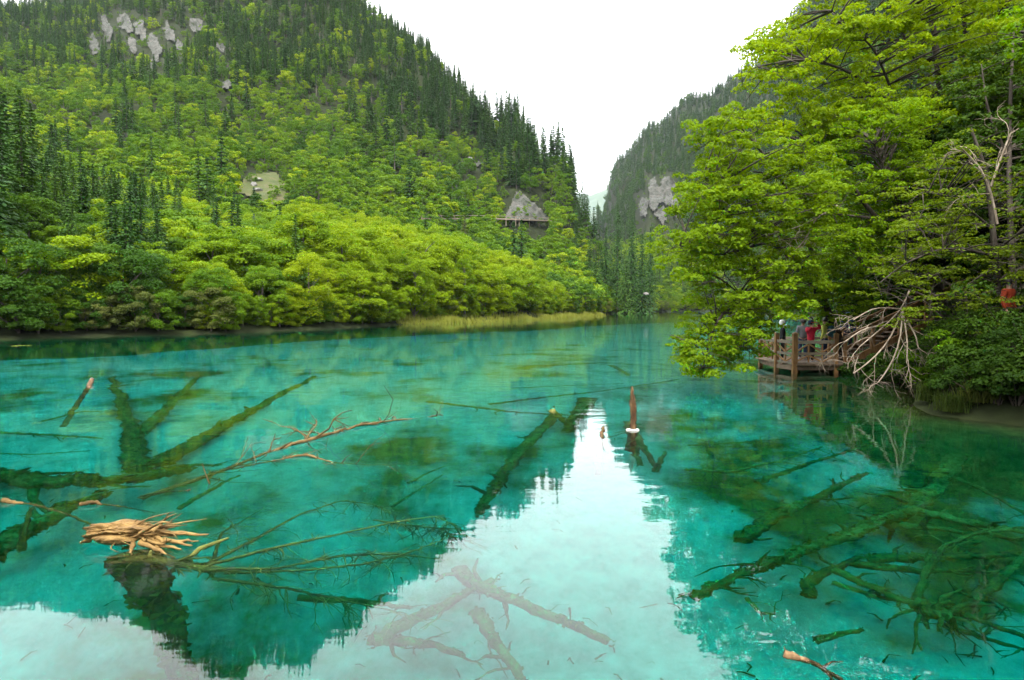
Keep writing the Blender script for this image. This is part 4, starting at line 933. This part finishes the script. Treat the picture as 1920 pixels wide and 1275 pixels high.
BL = ['low over the water by the round tuft', 'low over the water by the low tuft', 'low over the water by the brownish tuft', 'trailing into the dark shallows', 'trailing off the outer bank', 'past the outer bank corner', 'just inside the outer bank', 'behind the outer bank corner', 'left in front of the orange-clad visitor', 'right in front of the orange-clad visitor', 'at the very water edge of the bank', 'right over the round grass tuft', 'above the low grass tuft', 'over the brownish grass tuft', 'at the outer corner of the bank', 'halfway up the dark bank', 'under the orange-clad visitor', 'behind the first bank shrubs', 'by the broken end of the platform', 'under the grey dead branches', 'right below the dead branches', 'leafing out over the dark bank', 'above the round grass tuft', 'between the grass tufts and the tree trunk', 'at the foot of the dark bank tree', 'at the edge of the dark bank', 'behind the dead branches', 'under the stairway', 'below the olive-leaved tree', 'beside the olive-leaved trunk', 'behind the bank trunk', 'next to the last platform post', 'on the open end of the bank']
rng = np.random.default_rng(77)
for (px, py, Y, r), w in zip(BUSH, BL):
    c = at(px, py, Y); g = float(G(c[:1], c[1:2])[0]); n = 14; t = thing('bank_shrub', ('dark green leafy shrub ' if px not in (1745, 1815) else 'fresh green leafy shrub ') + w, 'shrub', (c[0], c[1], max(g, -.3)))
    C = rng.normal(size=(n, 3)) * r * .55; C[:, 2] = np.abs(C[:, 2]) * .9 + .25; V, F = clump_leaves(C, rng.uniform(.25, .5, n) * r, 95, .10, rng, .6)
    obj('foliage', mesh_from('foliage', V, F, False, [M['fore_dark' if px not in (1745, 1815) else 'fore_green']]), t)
    m = MB()
    for q in C: m.tube([[0, 0, -.2], q * .5 + [0, 0, .05], q], [.018, .012, .005], 4, cap=False)
    s = obj('stems', m.mesh('stems', M['bark'], True), t)
# dead grey branches
def dead_branch(name, label, roots, seed, levels=4, r0=.03, spread=.55, mat='dead_wood', grav=-.05):
    rng = np.random.default_rng(seed); m = MB(); base = at(*roots[0][0]); t = thing(name, label, 'branch', base)
    def grow(p, d, L, r, lev):
        n = 5; pts = [p]; dd = d
        for _ in range(n):
            dd = unit(dd + rng.normal(size=3) * .22 + [0, 0, grav]); pts.append(pts[-1] + dd * L / n)
        pts = np.array(pts); m.tube(pts - base, np.linspace(r, r * .45, n + 1), 5 if lev > 2 else 4, cap=False)
        if lev <= 0: return
        for k in range(rng.integers(2, 5)):
            j = rng.integers(2, n + 1); grow(pts[j], unit(dd + rng.normal(size=3) * spread), L * rng.uniform(.45, .75), r * .55, lev - 1)
    for path in roots:
        P = smooth_path([at(*p) for p in path], 8); m.tube(P - base, np.linspace(r0 * 1.4, r0 * .8, 8), 6)
        for j in (2, 4, 6, 7): grow(P[j], unit(P[j] - P[j - 1] + rng.normal(size=3) * .25), rng.uniform(.5, .9), r0 * .6, levels - 1)
    obj('limbs', m.mesh('limbs', M[mat], True), t); return t
dead_branch('dead_branch', 'bleached leafless branch drooping to the water beside the platform', [[(1705, 545, 20.4), (1692, 580, 20), (1660, 610, 19.6), (1612, 650, 19.3)], [(1692, 580, 20), (1670, 640, 19.5), (1630, 680, 19.2), (1600, 700, 19.1)], [(1692, 580, 20), (1690, 640, 19.4), (1668, 690, 19.1), (1648, 715, 19)], [(1692, 580, 20), (1702, 640, 19.5), (1700, 680, 19.2)], [(1660, 610, 19.6), (1620, 615, 19.5), (1585, 640, 19.3)], [(1692, 580, 20), (1640, 575, 19.7), (1600, 600, 19.5)], [(1700, 600, 19.8), (1718, 630, 19.5), (1722, 655, 19.4)]], 5, 3, .020, spread=.6, grav=-.12)
dead_branch('dead_branch', 'fine brown leafless twigs fanning out inside the lime tree', [[(1570, 385, 22.4), (1530, 410, 22.2), (1490, 430, 22), (1450, 435, 21.8)], [(1530, 410, 22.2), (1510, 450, 22), (1490, 470, 21.9)]], 6, 4, .018)
dead_branch('dead_branch', 'grey leafless branch rising against the dark trees on the right', [[(1870, 420, 18.6), (1858, 350, 18.6), (1835, 310, 18.6), (1800, 275, 18.6)], [(1858, 350, 18.6), (1875, 300, 18.6), (1895, 250, 18.6)]], 9, 3, .024, grav=.03)
#%%PART4
# ------------------------------------------------------------------ drowned trees
def wood(name, label, path, r, mat='moss_log', stubs=0, twigs=0, seed=0, cat='log', tip=.45, twl=.5, seg=10, bark_rough=.16, hang=-.1):
    """path of (px, py, depth below the surface; negative is above it)"""
    rng = np.random.default_rng(seed + 300)
    P = []
    for px, py, d in path:
        for _ in range(2):                                   # never deeper than the bed allows
            if d > .3: q = under(px, py, d); d = max(.25, min(d, -float(G(q[:1], q[1:2])[0]) - r * .55))
        P.append(under(px, py, d) if d > 0 else onz(px, py, -d))
    L = sum(np.linalg.norm(b - a) for a, b in zip(P[:-1], P[1:])); n = int(np.clip(L / max(r, .03) / 1.2, 10, 44))
    P = smooth_path(P, n); P[1:-1] += rng.normal(size=(n - 2, 3)) * r * .16
    base = P[0].copy(); t = thing(name, label, cat, base)
    m = MB(); m.tube(P - base, np.linspace(r, r * tip, n), seg, rough=bark_rough, rng=rng); obj('trunk', m.mesh('trunk', M[mat], True), t)
    D = unit(np.gradient(P, axis=0))
    for k in range(stubs):
        j = rng.integers(1, n - 1); d = unit(rng.normal(size=3) + np.array([0, 0, .3])); d = unit(d - D[j] * (d @ D[j]) * .7); ln = rng.uniform(1.5, 4.5) * r + .08
        m = MB(); m.tube(np.array([P[j], P[j] + d * ln * .6, P[j] + d * ln + D[j] * ln * .3]) - base, [r * .35, r * .25, r * .10], 6, rough=.15, rng=rng); obj('branch_stub', m.mesh('branch_stub', M[mat], True), t)
    if mat == 'moss_log' and r > .05:                        # felt of algae and moss hanging on the wood
        k = int(np.clip(L * r * 520, 60, 700)); j = rng.integers(0, n, k); d = unit(rng.normal(size=(k, 3)) + [0, 0, .5]); d = unit(d - D[j] * (d * D[j]).sum(1, keepdims=True) * .9)
        rad = np.interp(j, [0, n - 1], [r, r * tip])[:, None]; Q = P[j] - base + d * rad * rng.uniform(.9, 1.12, (k, 1)) + D[j] * rng.uniform(-.5, .5, (k, 1)) * L / n
        V, F = leaf_quads(Q, unit(d + rng.normal(size=(k, 3)) * .6), rng.uniform(.25, .7, k) * r + .015, rng, .8); obj('moss', mesh_from('moss', V, F, False, [M['moss']]), t)
    if twigs:
        m = MB()
        for k in range(twigs):
            j = rng.integers(int(n * .15), n); d = unit(rng.normal(size=3) * [1, 1, .45] + D[j] * .9 + [0, 0, hang]); ln = twl * rng.uniform(.4, 1.2)
            q = [P[j]]; dd = d
            for _ in range(5): dd = unit(dd + rng.normal(size=3) * .25 + [0, 0, hang * .4]); q.append(q[-1] + dd * ln / 5)
            rr = max(.009, r * rng.uniform(.18, .34)); q = np.array(q); m.tube(q - base, np.linspace(rr, rr * .35, 6), 5, cap=False)
            for _ in range(2):
                i = rng.integers(2, 6); e = unit(dd + rng.normal(size=3) * .7 + [0, 0, hang]); m.tube(np.array([q[i], q[i] + e * ln * .2, q[i] + e * ln * .38 + [0, 0, hang * .1]]) - base, [rr * .5, rr * .4, rr * .2], 4, cap=False)
        obj('twigs', m.mesh('twigs', M[mat], True), t)
    return t
LOGS = [
 ('long straight mossy trunk slanting up from the bottom toward the far shore', [(300, 868, 2.2), (390, 815, 2.0), (480, 765, 1.8), (590, 706, 1.6)], .26, 4, 0),
 ('olive trunk standing steeply below the reflections of the left wood', [(262, 880, 2.3), (245, 800, 1.7), (210, 708, .5)], .26, 2, 0),
 ('short olive log crossing behind the steep trunk', [(262, 812, 1.9), (315, 765, 1.4), (372, 705, 1.1)], .20, 2, 0),
 ('massive mossy trunk lying level from the left edge of the pool', [(-40, 885, 2.2), (90, 905, 2.0), (220, 900, 1.7), (340, 880, 1.9)], .33, 5, 4),
 ('broad mossy log sloping down at the left edge below the level trunk', [(-30, 1045, 2.4), (60, 985, 2.2), (190, 925, 2.2)], .26, 2, 0),
 ('stubby upright branch under the brown bent stick', [(40, 1032, 1.6), (48, 985, .8), (58, 952, .35)], .055, 1, 0),
 ('thick dark trunk hanging down under the floating root', [(255, 1040, .6), (285, 1120, 1.6), (340, 1268, 2.6)], .27, 0, 0),
 ('dark branching snag left of the level trunk', [(-10, 850, 1.6), (60, 852, 1.5), (170, 845, 1.5)], .05, 3, 8),
 ('low dark log between the level trunk and the bend', [(285, 885, 2.0), (345, 872, 1.8), (410, 872, 1.9)], .12, 2, 3),
 ('slender log slanting under the brown fallen branch', [(335, 955, 2.0), (400, 915, 1.6), (450, 890, 1.2)], .06, 1, 0),
 ('long slender log fading toward the sky reflection', [(1043, 777, 1.7), (947, 880, 2.1), (900, 963, 2.4)], .17, 3, 6),
 ('stout short mossy log beside the dark pointed snag', [(1101, 748, 1.2), (1085, 775, 1.6), (1066, 806, 2.0)], .28, 0, 0),
 ('dark pointed snag leaning against the stout short log', [(1034, 770, .02), (1052, 786, .8), (1072, 802, 1.6)], .12, 1, 0),
 ('very long thin log running toward the leaning tree', [(917, 758, 1.6), (1020, 745, 1.4), (1130, 733, 1.3), (1270, 712, 1.4)], .10, 2, 3),
 ('forked dark log with a small upright spike', [(803, 753, 1.2), (887, 763, .7), (967, 773, 1.2), (1060, 778, 1.6)], .11, 3, 4),
 ('straight thin pole lying beyond the forked log', [(960, 728, 1.5), (1060, 723, 1.4), (1170, 719, 1.4)], .06, 0, 2),
 ('dark submerged trunk near the far bank', [(985, 687, 1.6), (1060, 684, 1.5), (1140, 679, 1.5)], .16, 2, 0),
 ('short dark snag by the submerged far trunk', [(1145, 685, 1.2), (1160, 692, 1.5), (1178, 704, 1.8)], .16, 0, 0),
 ('thin straight stick below the fallen branch tips', [(765, 905, 2.0), (800, 888, 1.9), (838, 872, 1.9)], .04, 0, 0),
 ('faint pole stretched across the pale bed', [(735, 950, 2.4), (790, 915, 2.3), (830, 890, 2.3)], .035, 0, 0),
 ('thin branch with moss tufts by the curved snag', [(1115, 826, .25), (1150, 818, .15), (1180, 808, .1)], .035, 1, 4),
 ('dark leg of the drowned stump slanting right', [(1183, 800, .1), (1205, 835, 1.1), (1232, 882, 2.2)], .11, 1, 2),
 ('second dark leg crossing below the stump', [(1178, 790, .5), (1186, 830, 1.3), (1200, 872, 2.1)], .12, 0, 0),
 ('short dark branch meeting the stump leg in a V', [(1228, 884, 2.1), (1238, 866, 1.5), (1246, 846, 1.0)], .075, 1, 1),
 ('wide pale log curving from the sunlit bed to the dark bank', [(1393, 1013, 2.5), (1440, 977, 2.4), (1530, 932, 2.2), (1625, 888, 2.0)], .14, 3, 5),
 ('great forked trunk descending from the dark bank', [(1795, 855, 1.8), (1760, 900, 2.0), (1725, 945, 2.1), (1663, 972, 2.2), (1580, 1007, 2.4), (1500, 1036, 2.5), (1390, 1074, 2.6)], .19, 6, 8),
 ('heavy log running level out of the great fork', [(1705, 955, 1.8), (1800, 975, 1.6), (1935, 1002, 1.4)], .15, 4, 6),
 ('second level log below the heavy one', [(1690, 985, 2.2), (1800, 995, 2.0), (1935, 1015, 1.9)], .10, 2, 4),
 ('long mossy pole lying below the fork', [(1625, 1048, 2.4), (1747, 1044, 2.2), (1935, 1038, 2.0)], .12, 2, 2),
 ('parallel pole just under the long mossy pole', [(1590, 1054, 2.4), (1700, 1068, 2.3), (1850, 1072, 2.2)], .10, 2, 5),
 ('bent log ending in a downward hook', [(1516, 1118, 2.6), (1513, 1092, 2.5), (1540, 1076, 2.4), (1612, 1044, 2.3)], .10, 2, 4),
 ('twiggy branch pair pointing to the mossy root clump', [(1562, 1068, 2.1), (1647, 1107, 2.2), (1713, 1133, 2.3), (1778, 1155, 2.4)], .075, 4, 8),
 ('thin branch under the twiggy pair', [(1560, 1092, 2.3), (1630, 1116, 2.4), (1700, 1128, 2.4)], .05, 1, 5),
 ('slanting log at the lower right crossing the poles', [(1800, 1156, 2.4), (1860, 1100, 2.0), (1935, 1035, 1.6)], .10, 3, 5),
 ('crooked branch rising through the crossing poles', [(1718, 1125, 2.2), (1745, 1060, 1.7), (1773, 1022, 1.3), (1862, 988, 1.0)], .055, 3, 5),
 ('mossy root clump on the pale bed', [(1735, 1138, 2.2), (1755, 1150, 2.15), (1778, 1156, 2.2)], .16, 7, 6),
 ('thin trailing branch along the lower right bed', [(1760, 1170, 2.6), (1830, 1192, 2.6), (1935, 1222, 2.5)], .05, 2, 6),
 ('branch with hanging twigs above the trailing one', [(1805, 1150, 2.3), (1860, 1172, 2.3), (1935, 1200, 2.2)], .06, 2, 7),
 ('pale smooth log half buried near the lower reflection', [(1530, 1200, 2.8), (1570, 1188, 2.8), (1616, 1180, 2.8)], .06, 0, 0),
 ('thin forked twig lying on the spotted bed', [(1400, 1122, 2.7), (1425, 1150, 2.7), (1452, 1150, 2.7)], .035, 1, 3),
 ('dark snag at the edge of the bright sky reflection', [(1300, 1120, 2.6), (1360, 1088, 2.4), (1450, 1052, 2.4)], .09, 2, 5),
 ('mossy branch fan under the leaning tree', [(1285, 880, 2.0), (1370, 885, 1.9), (1470, 862, 1.8), (1540, 838, 1.8)], .07, 3, 14),
 ('upper branch fan near the platform reflection', [(1290, 835, 1.8), (1380, 830, 1.7), (1480, 822, 1.7)], .05, 2, 12),
 ('long log below the platform reflection', [(1420, 905, 2.0), (1520, 868, 1.9), (1640, 830, 1.8)], .08, 2, 5),
 ('leafless sunken bough near the right bank', [(1790, 895, 1.8), (1850, 922, 1.9), (1925, 965, 1.9)], .07, 4, 10),
 ('faint long log seen through the sky reflection', [(860, 1068, 2.4), (900, 1103, 2.4), (1000, 1142, 2.4), (1140, 1202, 2.5)], .12, 3, 3),
 ('faint log crossing the long one in the sky reflection', [(700, 1200, 2.6), (810, 1145, 2.5), (925, 1086, 2.4)], .11, 2, 3),
 ('faint slanting log at the bottom of the sky reflection', [(895, 1145, 2.5), (935, 1205, 2.5), (985, 1285, 2.6)], .10, 1, 2),
 ('faint pole along the bottom of the sky reflection', [(690, 1200, 2.7), (800, 1205, 2.7), (870, 1230, 2.7)], .08, 1, 3),
 ('drowned branch at the left under the brown leaning pole', [(80, 790, 1.5), (150, 772, 1.4), (230, 770, 1.5)], .07, 2, 7),
 ('horizontal sunken pole left of the steep trunk', [(-20, 810, 1.9), (90, 815, 1.8), (190, 822, 1.9)], .09, 2, 5),
 ('thin dark pole stretched far across the middle water', [(300, 740, 1.3), (420, 737, 1.3), (620, 735, 1.4)], .045, 0, 2),
 ('sunken twiggy bough along the dark middle shadow', [(560, 1120, 2.2), (680, 1128, 2.2), (770, 1140, 2.3)], .06, 2, 8),
]
for i, (lab, path, r, st_, tw) in enumerate(LOGS): wood('sunken_log', lab, path, r, stubs=st_, twigs=tw, seed=i, twl=.35 + r * 2.2)
lp = wood('leaning_pole', 'red-brown pole rising slantwise out of the water with a pale sawn end', [(118, 800, 1.2), (148, 752, .55), (172, 712, -.12)], .075, 'stump_wood', 0, 0, 90, tip=1.0)
p = onz(172, 712, .12); d_ = unit(p - under(148, 752, .55)); p = p - np.array(lp.location); m = MB(); m.tube([p - d_ * .01, p + d_ * .012], [.078, .07], 12); obj('sawn_end', m.mesh('sawn_end', M['white_crust']), lp)
# brown branch floating at the surface
wood('fallen_branch', 'long brown branch lying just under the surface with a forked twiggy end', [(262, 935, .75), (350, 905, .45), (430, 878, .2), (500, 848, .03), (580, 825, -.02), (660, 800, -.03), (740, 788, -.02), (830, 778, .03)], .075, 'brown_log', 5, 26, 101, 'branch', tip=.14, twl=.85, hang=.02)
wood('fallen_branch', 'thin brown branch beside the long one with bent side twigs', [(432, 880, .2), (500, 866, .03), (570, 852, -.02), (630, 868, .02), (700, 872, .03), (770, 868, .06)], .032, 'brown_log', 3, 12, 102, 'branch', tip=.25, twl=.5, hang=.02)
wood('bent_stick', 'dark brown bent stick breaking the surface at the left', [(4, 938, -.03), (60, 945, .05), (120, 962, .3), (205, 998, .9)], .035, 'brown_log', 1, 0, 103, 'branch')
wood('bent_stick', 'short bent stick tip above the floating root', [(150, 946, -.02), (178, 940, -.04), (230, 950, .2), (290, 962, .7)], .028, 'brown_log', 1, 0, 104, 'branch')
wood('bent_stick', 'mossy stick with a bare ochre tip under the fallen branch', [(265, 930, .5), (310, 922, .2), (356, 918, -.02)], .03, 'brown_log', 0, 0, 105, 'branch')
wood('bent_stick', 'dark branch tip showing at the bottom right', [(1470, 1225, -.02), (1510, 1238, .02), (1560, 1262, .15), (1620, 1310, .4)], .035, 'stump_wood', 2, 5, 106, 'branch', twl=.3)
# floating root with its drowned crown
rt = thing('floating_root', 'ochre splintered root of a drowned tree floating at the surface', 'root', onz(270, 1015))
rb = onz(270, 1015); rng = np.random.default_rng(55)
c0, c1 = onz(172, 1013, .03) - rb, onz(285, 1006, .06) - rb
import bmesh
bm = bmesh.new(); bmesh.ops.create_icosphere(bm, subdivisions=5, radius=1); V = np.array([v.co[:] for v in bm.verts])
rid = fbm(V[:, 0] * 1.2 + 3, V[:, 1] * 6 + V[:, 2] * 5, 5, 4) - .5; big = fbm(V[:, 0] * 1.6 + 9, V[:, 1] * 1.6 + V[:, 2] * 1.3, 8, 3) - .5
V = V * (1 + .55 * rid + .7 * big)[:, None] * np.array([.36, .17, .115]); V[:, 1] += .10 * V[:, 0]; V[:, 2] -= .06 * V[:, 0]
for v, c in zip(bm.verts, V): v.co = c + c0 * .52 + c1 * .48 + np.array([0, .02, .05])
me = bpy.data.meshes.new('root_plate'); bm.to_mesh(me); bm.free(); me.materials.append(M['root_wood']); obj('root_plate', me, rt)
for k in range(46):                                    # splinters and torn roots
    t0 = rng.uniform(.3, 1.05); s0 = c0 * (1 - t0) + c1 * t0 + [0, rng.uniform(-.13, .12), rng.uniform(.0, .10)]; an = rng.normal() * .62; ln = rng.uniform(.12, .48) * (1.15 - abs(an) * .4)
    e = s0 + np.array([math.cos(an), math.sin(an), rng.uniform(-.3, .5)]) * ln; q = smooth_path([s0, (s0 + e) / 2 + rng.normal(size=3) * .05, e + rng.normal(size=3) * .05], 8)
    r = rng.uniform(.008, .024); m = MB(); m.tube(q, np.linspace(r, .003, 8), 6, rough=.3, rng=rng); obj('root', m.mesh('root', M['root_wood'], True), rt)
SPK = [((250, 1000), (392, 1002), .05, .09), ((255, 1005), (360, 1023), .045, .05), ((240, 998), (290, 985), .035, .16), ((262, 1000), (352, 1000), .04, .12), ((268, 1012), (340, 1030), .04, .03), ((235, 996), (258, 980), .03, .16), ((170, 1012), (150, 1017), .03, .05), ((250, 1020), (246, 1042), .03, -.02), ((270, 1014), (300, 1040), .03, -.02), ((215, 995), (232, 988), .025, .13), ((272, 1004), (310, 990), .03, .14), ((280, 1010), (372, 1014), .035, .08), ((262, 1018), (330, 1046), .035, -.03), ((285, 1006), (322, 1012), .03, .10), ((245, 1002), (305, 996), .03, .13)]
for k, (a, b, r, z) in enumerate(SPK):
    pa = onz(*a, max(z * .6, .02)) - rb; pb = onz(*b, z) - rb if z >= 0 else under(*b, -z) - rb
    q = smooth_path([pa, (pa + pb) / 2 + rng.normal(size=3) * .03, pb], 9); q[1:-1] += rng.normal(size=(7, 3)) * .006; m = MB(); m.tube(q, np.linspace(r, .007, 9), 7, rough=.2, rng=rng); obj('root', m.mesh('root', M['root_wood'], True), rt)
wood('root_snag', 'dark snag of roots hanging under the floating ochre root', [(250, 1042, .12), (320, 1056, .2), (400, 1070, .3)], .11, 'moss_log', 3, 14, 120, 'branch', twl=.4, hang=-.25)
ARC = [('arching mossy bough over the drowned crown', [(388, 1058, .2), (470, 1015, .22), (560, 965, .25), (640, 938, .3), (700, 945, .45), (735, 962, .7)], .03, 16),
       ('long central bough of the drowned crown', [(390, 1060, .2), (500, 1030, .15), (620, 1005, .15), (740, 978, .22), (820, 968, .35), (852, 985, .6)], .034, 22),
       ('lower bough of the drowned crown', [(395, 1068, .25), (520, 1066, .25), (640, 1042, .25), (740, 1038, .3), (835, 1050, .5)], .03, 16),
       ('green lit bough rising through the drowned crown', [(420, 1075, .4), (560, 1070, .35), (680, 1058, .3), (760, 1038, .25), (815, 1018, .25)], .026, 12),
       ('short forked bough at the root of the drowned crown', [(400, 1050, .25), (415, 1000, .3), (440, 985, .35), (490, 955, .4)], .024, 8),
       ('hanging bough in the shadow below the crown', [(400, 1085, .5), (520, 1100, .6), (640, 1125, .8), (760, 1150, 1.1)], .03, 14),
       ('tangled twigs at the tip of the drowned crown', [(700, 975, .35), (770, 985, .45), (830, 990, .6), (850, 1010, .8)], .022, 26)]
for i, (lab, path, r, tw) in enumerate(ARC): wood('drowned_bough', lab, path, r, 'moss_log', 2, int(tw * 2.2), 140 + i, 'branch', tip=.3, twl=.5, hang=-.32)
# upright stump
sp_ = onz(1187, 807); stp = thing('upright_stump', 'pointed red-brown stump standing out of the water with a white crust ring', 'stump', sp_)
zz = np.array([-1.9, -1.2, -.4, 0, .12, .3, .45, .55, .62, .74, .84, .92, .945]); rr_ = np.array([.15, .12, .09, .065, .062, .058, .062, .060, .058, .04, .032, .018, .004])
zf = np.concatenate([[-1.9, -1.2, -.5], np.linspace(-.1, .945, 34)]); m = MB()
m.tube(np.stack([.012 * np.sin(zf * 4) - .03 * np.clip(zf, 0, 1) + .004 * np.sin(zf * 31), .01 * np.cos(zf * 3), zf], 1), np.interp(zf, zz, rr_), 12, rough=.26, rng=np.random.default_rng(3)); obj('trunk', m.mesh('trunk', M['stump_wood'], True), stp)
rg = np.random.default_rng(4); q = np.linspace(0, 2 * np.pi, 25)[:-1]; ro = .135 * (1 + .18 * rg.normal(size=24) * .6); V = [(math.cos(a) * r_, math.sin(a) * r_ * .8, .006) for a, r_ in zip(q, ro)] + [(math.cos(a) * r_ * .85, math.sin(a) * r_ * .7, .028) for a, r_ in zip(q, ro)] + [(math.cos(a) * .06, math.sin(a) * .06, .034) for a in q] + [(math.cos(a) * .06, math.sin(a) * .06, -.03) for a in q]
k = np.arange(24); k2 = (k + 1) % 24; F = np.concatenate([np.stack([k + 24 * i, k2 + 24 * i, k2 + 24 * (i + 1), k + 24 * (i + 1)], 1) for i in (0, 1)] + [np.stack([k + 72, k2 + 72, k2, k], 1)])
obj('crust_ring', mesh_from('crust_ring', np.array(V), F, False, [M['white_crust']]), stp)
wood('short_snag', 'reddish snag just breaking the surface left of the stump', [(1122, 892, 1.6), (1124, 850, .7), (1126, 822, .08), (1131, 802, -.10)], .075, 'stump_wood', 2, 2, 160, 'stump', tip=.45, twl=.3)
# litter of twigs and moss lumps over the bed
rng = np.random.default_rng(66); m = MB()
for _ in range(220):
    px, py = rng.uniform(-50, 1970), 700 + 600 * rng.random() ** .8; p = under(px, py, 2.3)
    if lake_sd(p[:1], p[1:2])[0] < 1: continue
    z = float(G(p[:1], p[1:2])[0]); a = rng.uniform(0, 6.28); L = rng.uniform(.06, .30); d = np.array([math.cos(a), math.sin(a), 0]) * L; r = rng.uniform(.005, .018)
    m.tube(np.array([p * [1, 1, 0] + [0, 0, z + .03], p * [1, 1, 0] + d * .5 + rng.normal(size=3) * .015 + [0, 0, z + .07], p * [1, 1, 0] + d + [0, 0, z + .02]]), [r, r * .8, r * .4], 4, cap=False)
o = obj('bed_litter', m.mesh('bed_litter', M['moss_log'], True), kind='stuff'); o['label'] = 'dark twigs littering the pale lake bed'; o['category'] = 'twigs'
for _i, (px, py, L, lab) in enumerate([(35, 648, .9, 'pale floating leaf raft close to the shaded left shore'), (70, 793, .12, 'tiny white flake drifting left of the leaning pole')]):
    p = onz(px, py, .004); V, F = clump_leaves(np.array([[0, 0, 0.]]) + rng.normal(size=(6, 3)) * [L * .35, L * .2, .0], np.full(6, L * .18), 6, L * .22, rng, .05, 2.0, .1)
    o = obj('floating_leaves', mesh_from('floating_leaves', V, F, False, [M['reed']])); o.location = p; tag(o, lab, 'leaves')

# ------------------------------------------------------------------ far mountain and the air
xs = np.linspace(-600, 2600, 120); ys = np.linspace(4300, 6000, 30); X, Y = np.meshgrid(xs, ys)
Zf = 980 * np.exp(-((Y - 5300) / 620) ** 2) * (1 - .35 * np.abs(X - 700) / 1500) * (.75 + .5 * fbm(X / 500, Y / 500, 12, 4)) - 30
n_, k_ = X.shape; i, j = np.meshgrid(np.arange(n_ - 1), np.arange(k_ - 1), indexing='ij'); F = np.stack([i * k_ + j, i * k_ + j + 1, (i + 1) * k_ + j + 1, (i + 1) * k_ + j], -1).reshape(-1, 4)
M['far_wood'] = solid_mat('far_wood', [(.02, .045, .02), (.04, .07, .03), (.07, .09, .05)], .01, detail=8)
obj('distant_mountain', mesh_from('distant_mountain', np.stack([X, Y, Zf], -1).reshape(-1, 3), F, True, [M['far_wood']]), kind='structure')
hz_top = max(float(Zf.max()), 640) + 30
mh, nt = new_mat('haze'); pv = N(nt, 'ShaderNodeVolumePrincipled'); pv.inputs['Color'].default_value = (.78, .89, 1, 1); pv.inputs['Density'].default_value = HAZE
oo = N(nt, 'ShaderNodeOutputMaterial'); nt.links.new(pv.outputs[0], oo.inputs['Volume'])
m = MB(); lo, hi = -13.5, hz_top; m.box((0, 1750, (lo + hi) / 2), (5600, 8800, hi - lo)); hz = obj('haze', m.mesh('haze', mh), kind='stuff'); hz['label'] = 'thin pale haze filling the valley'; hz['category'] = 'haze'
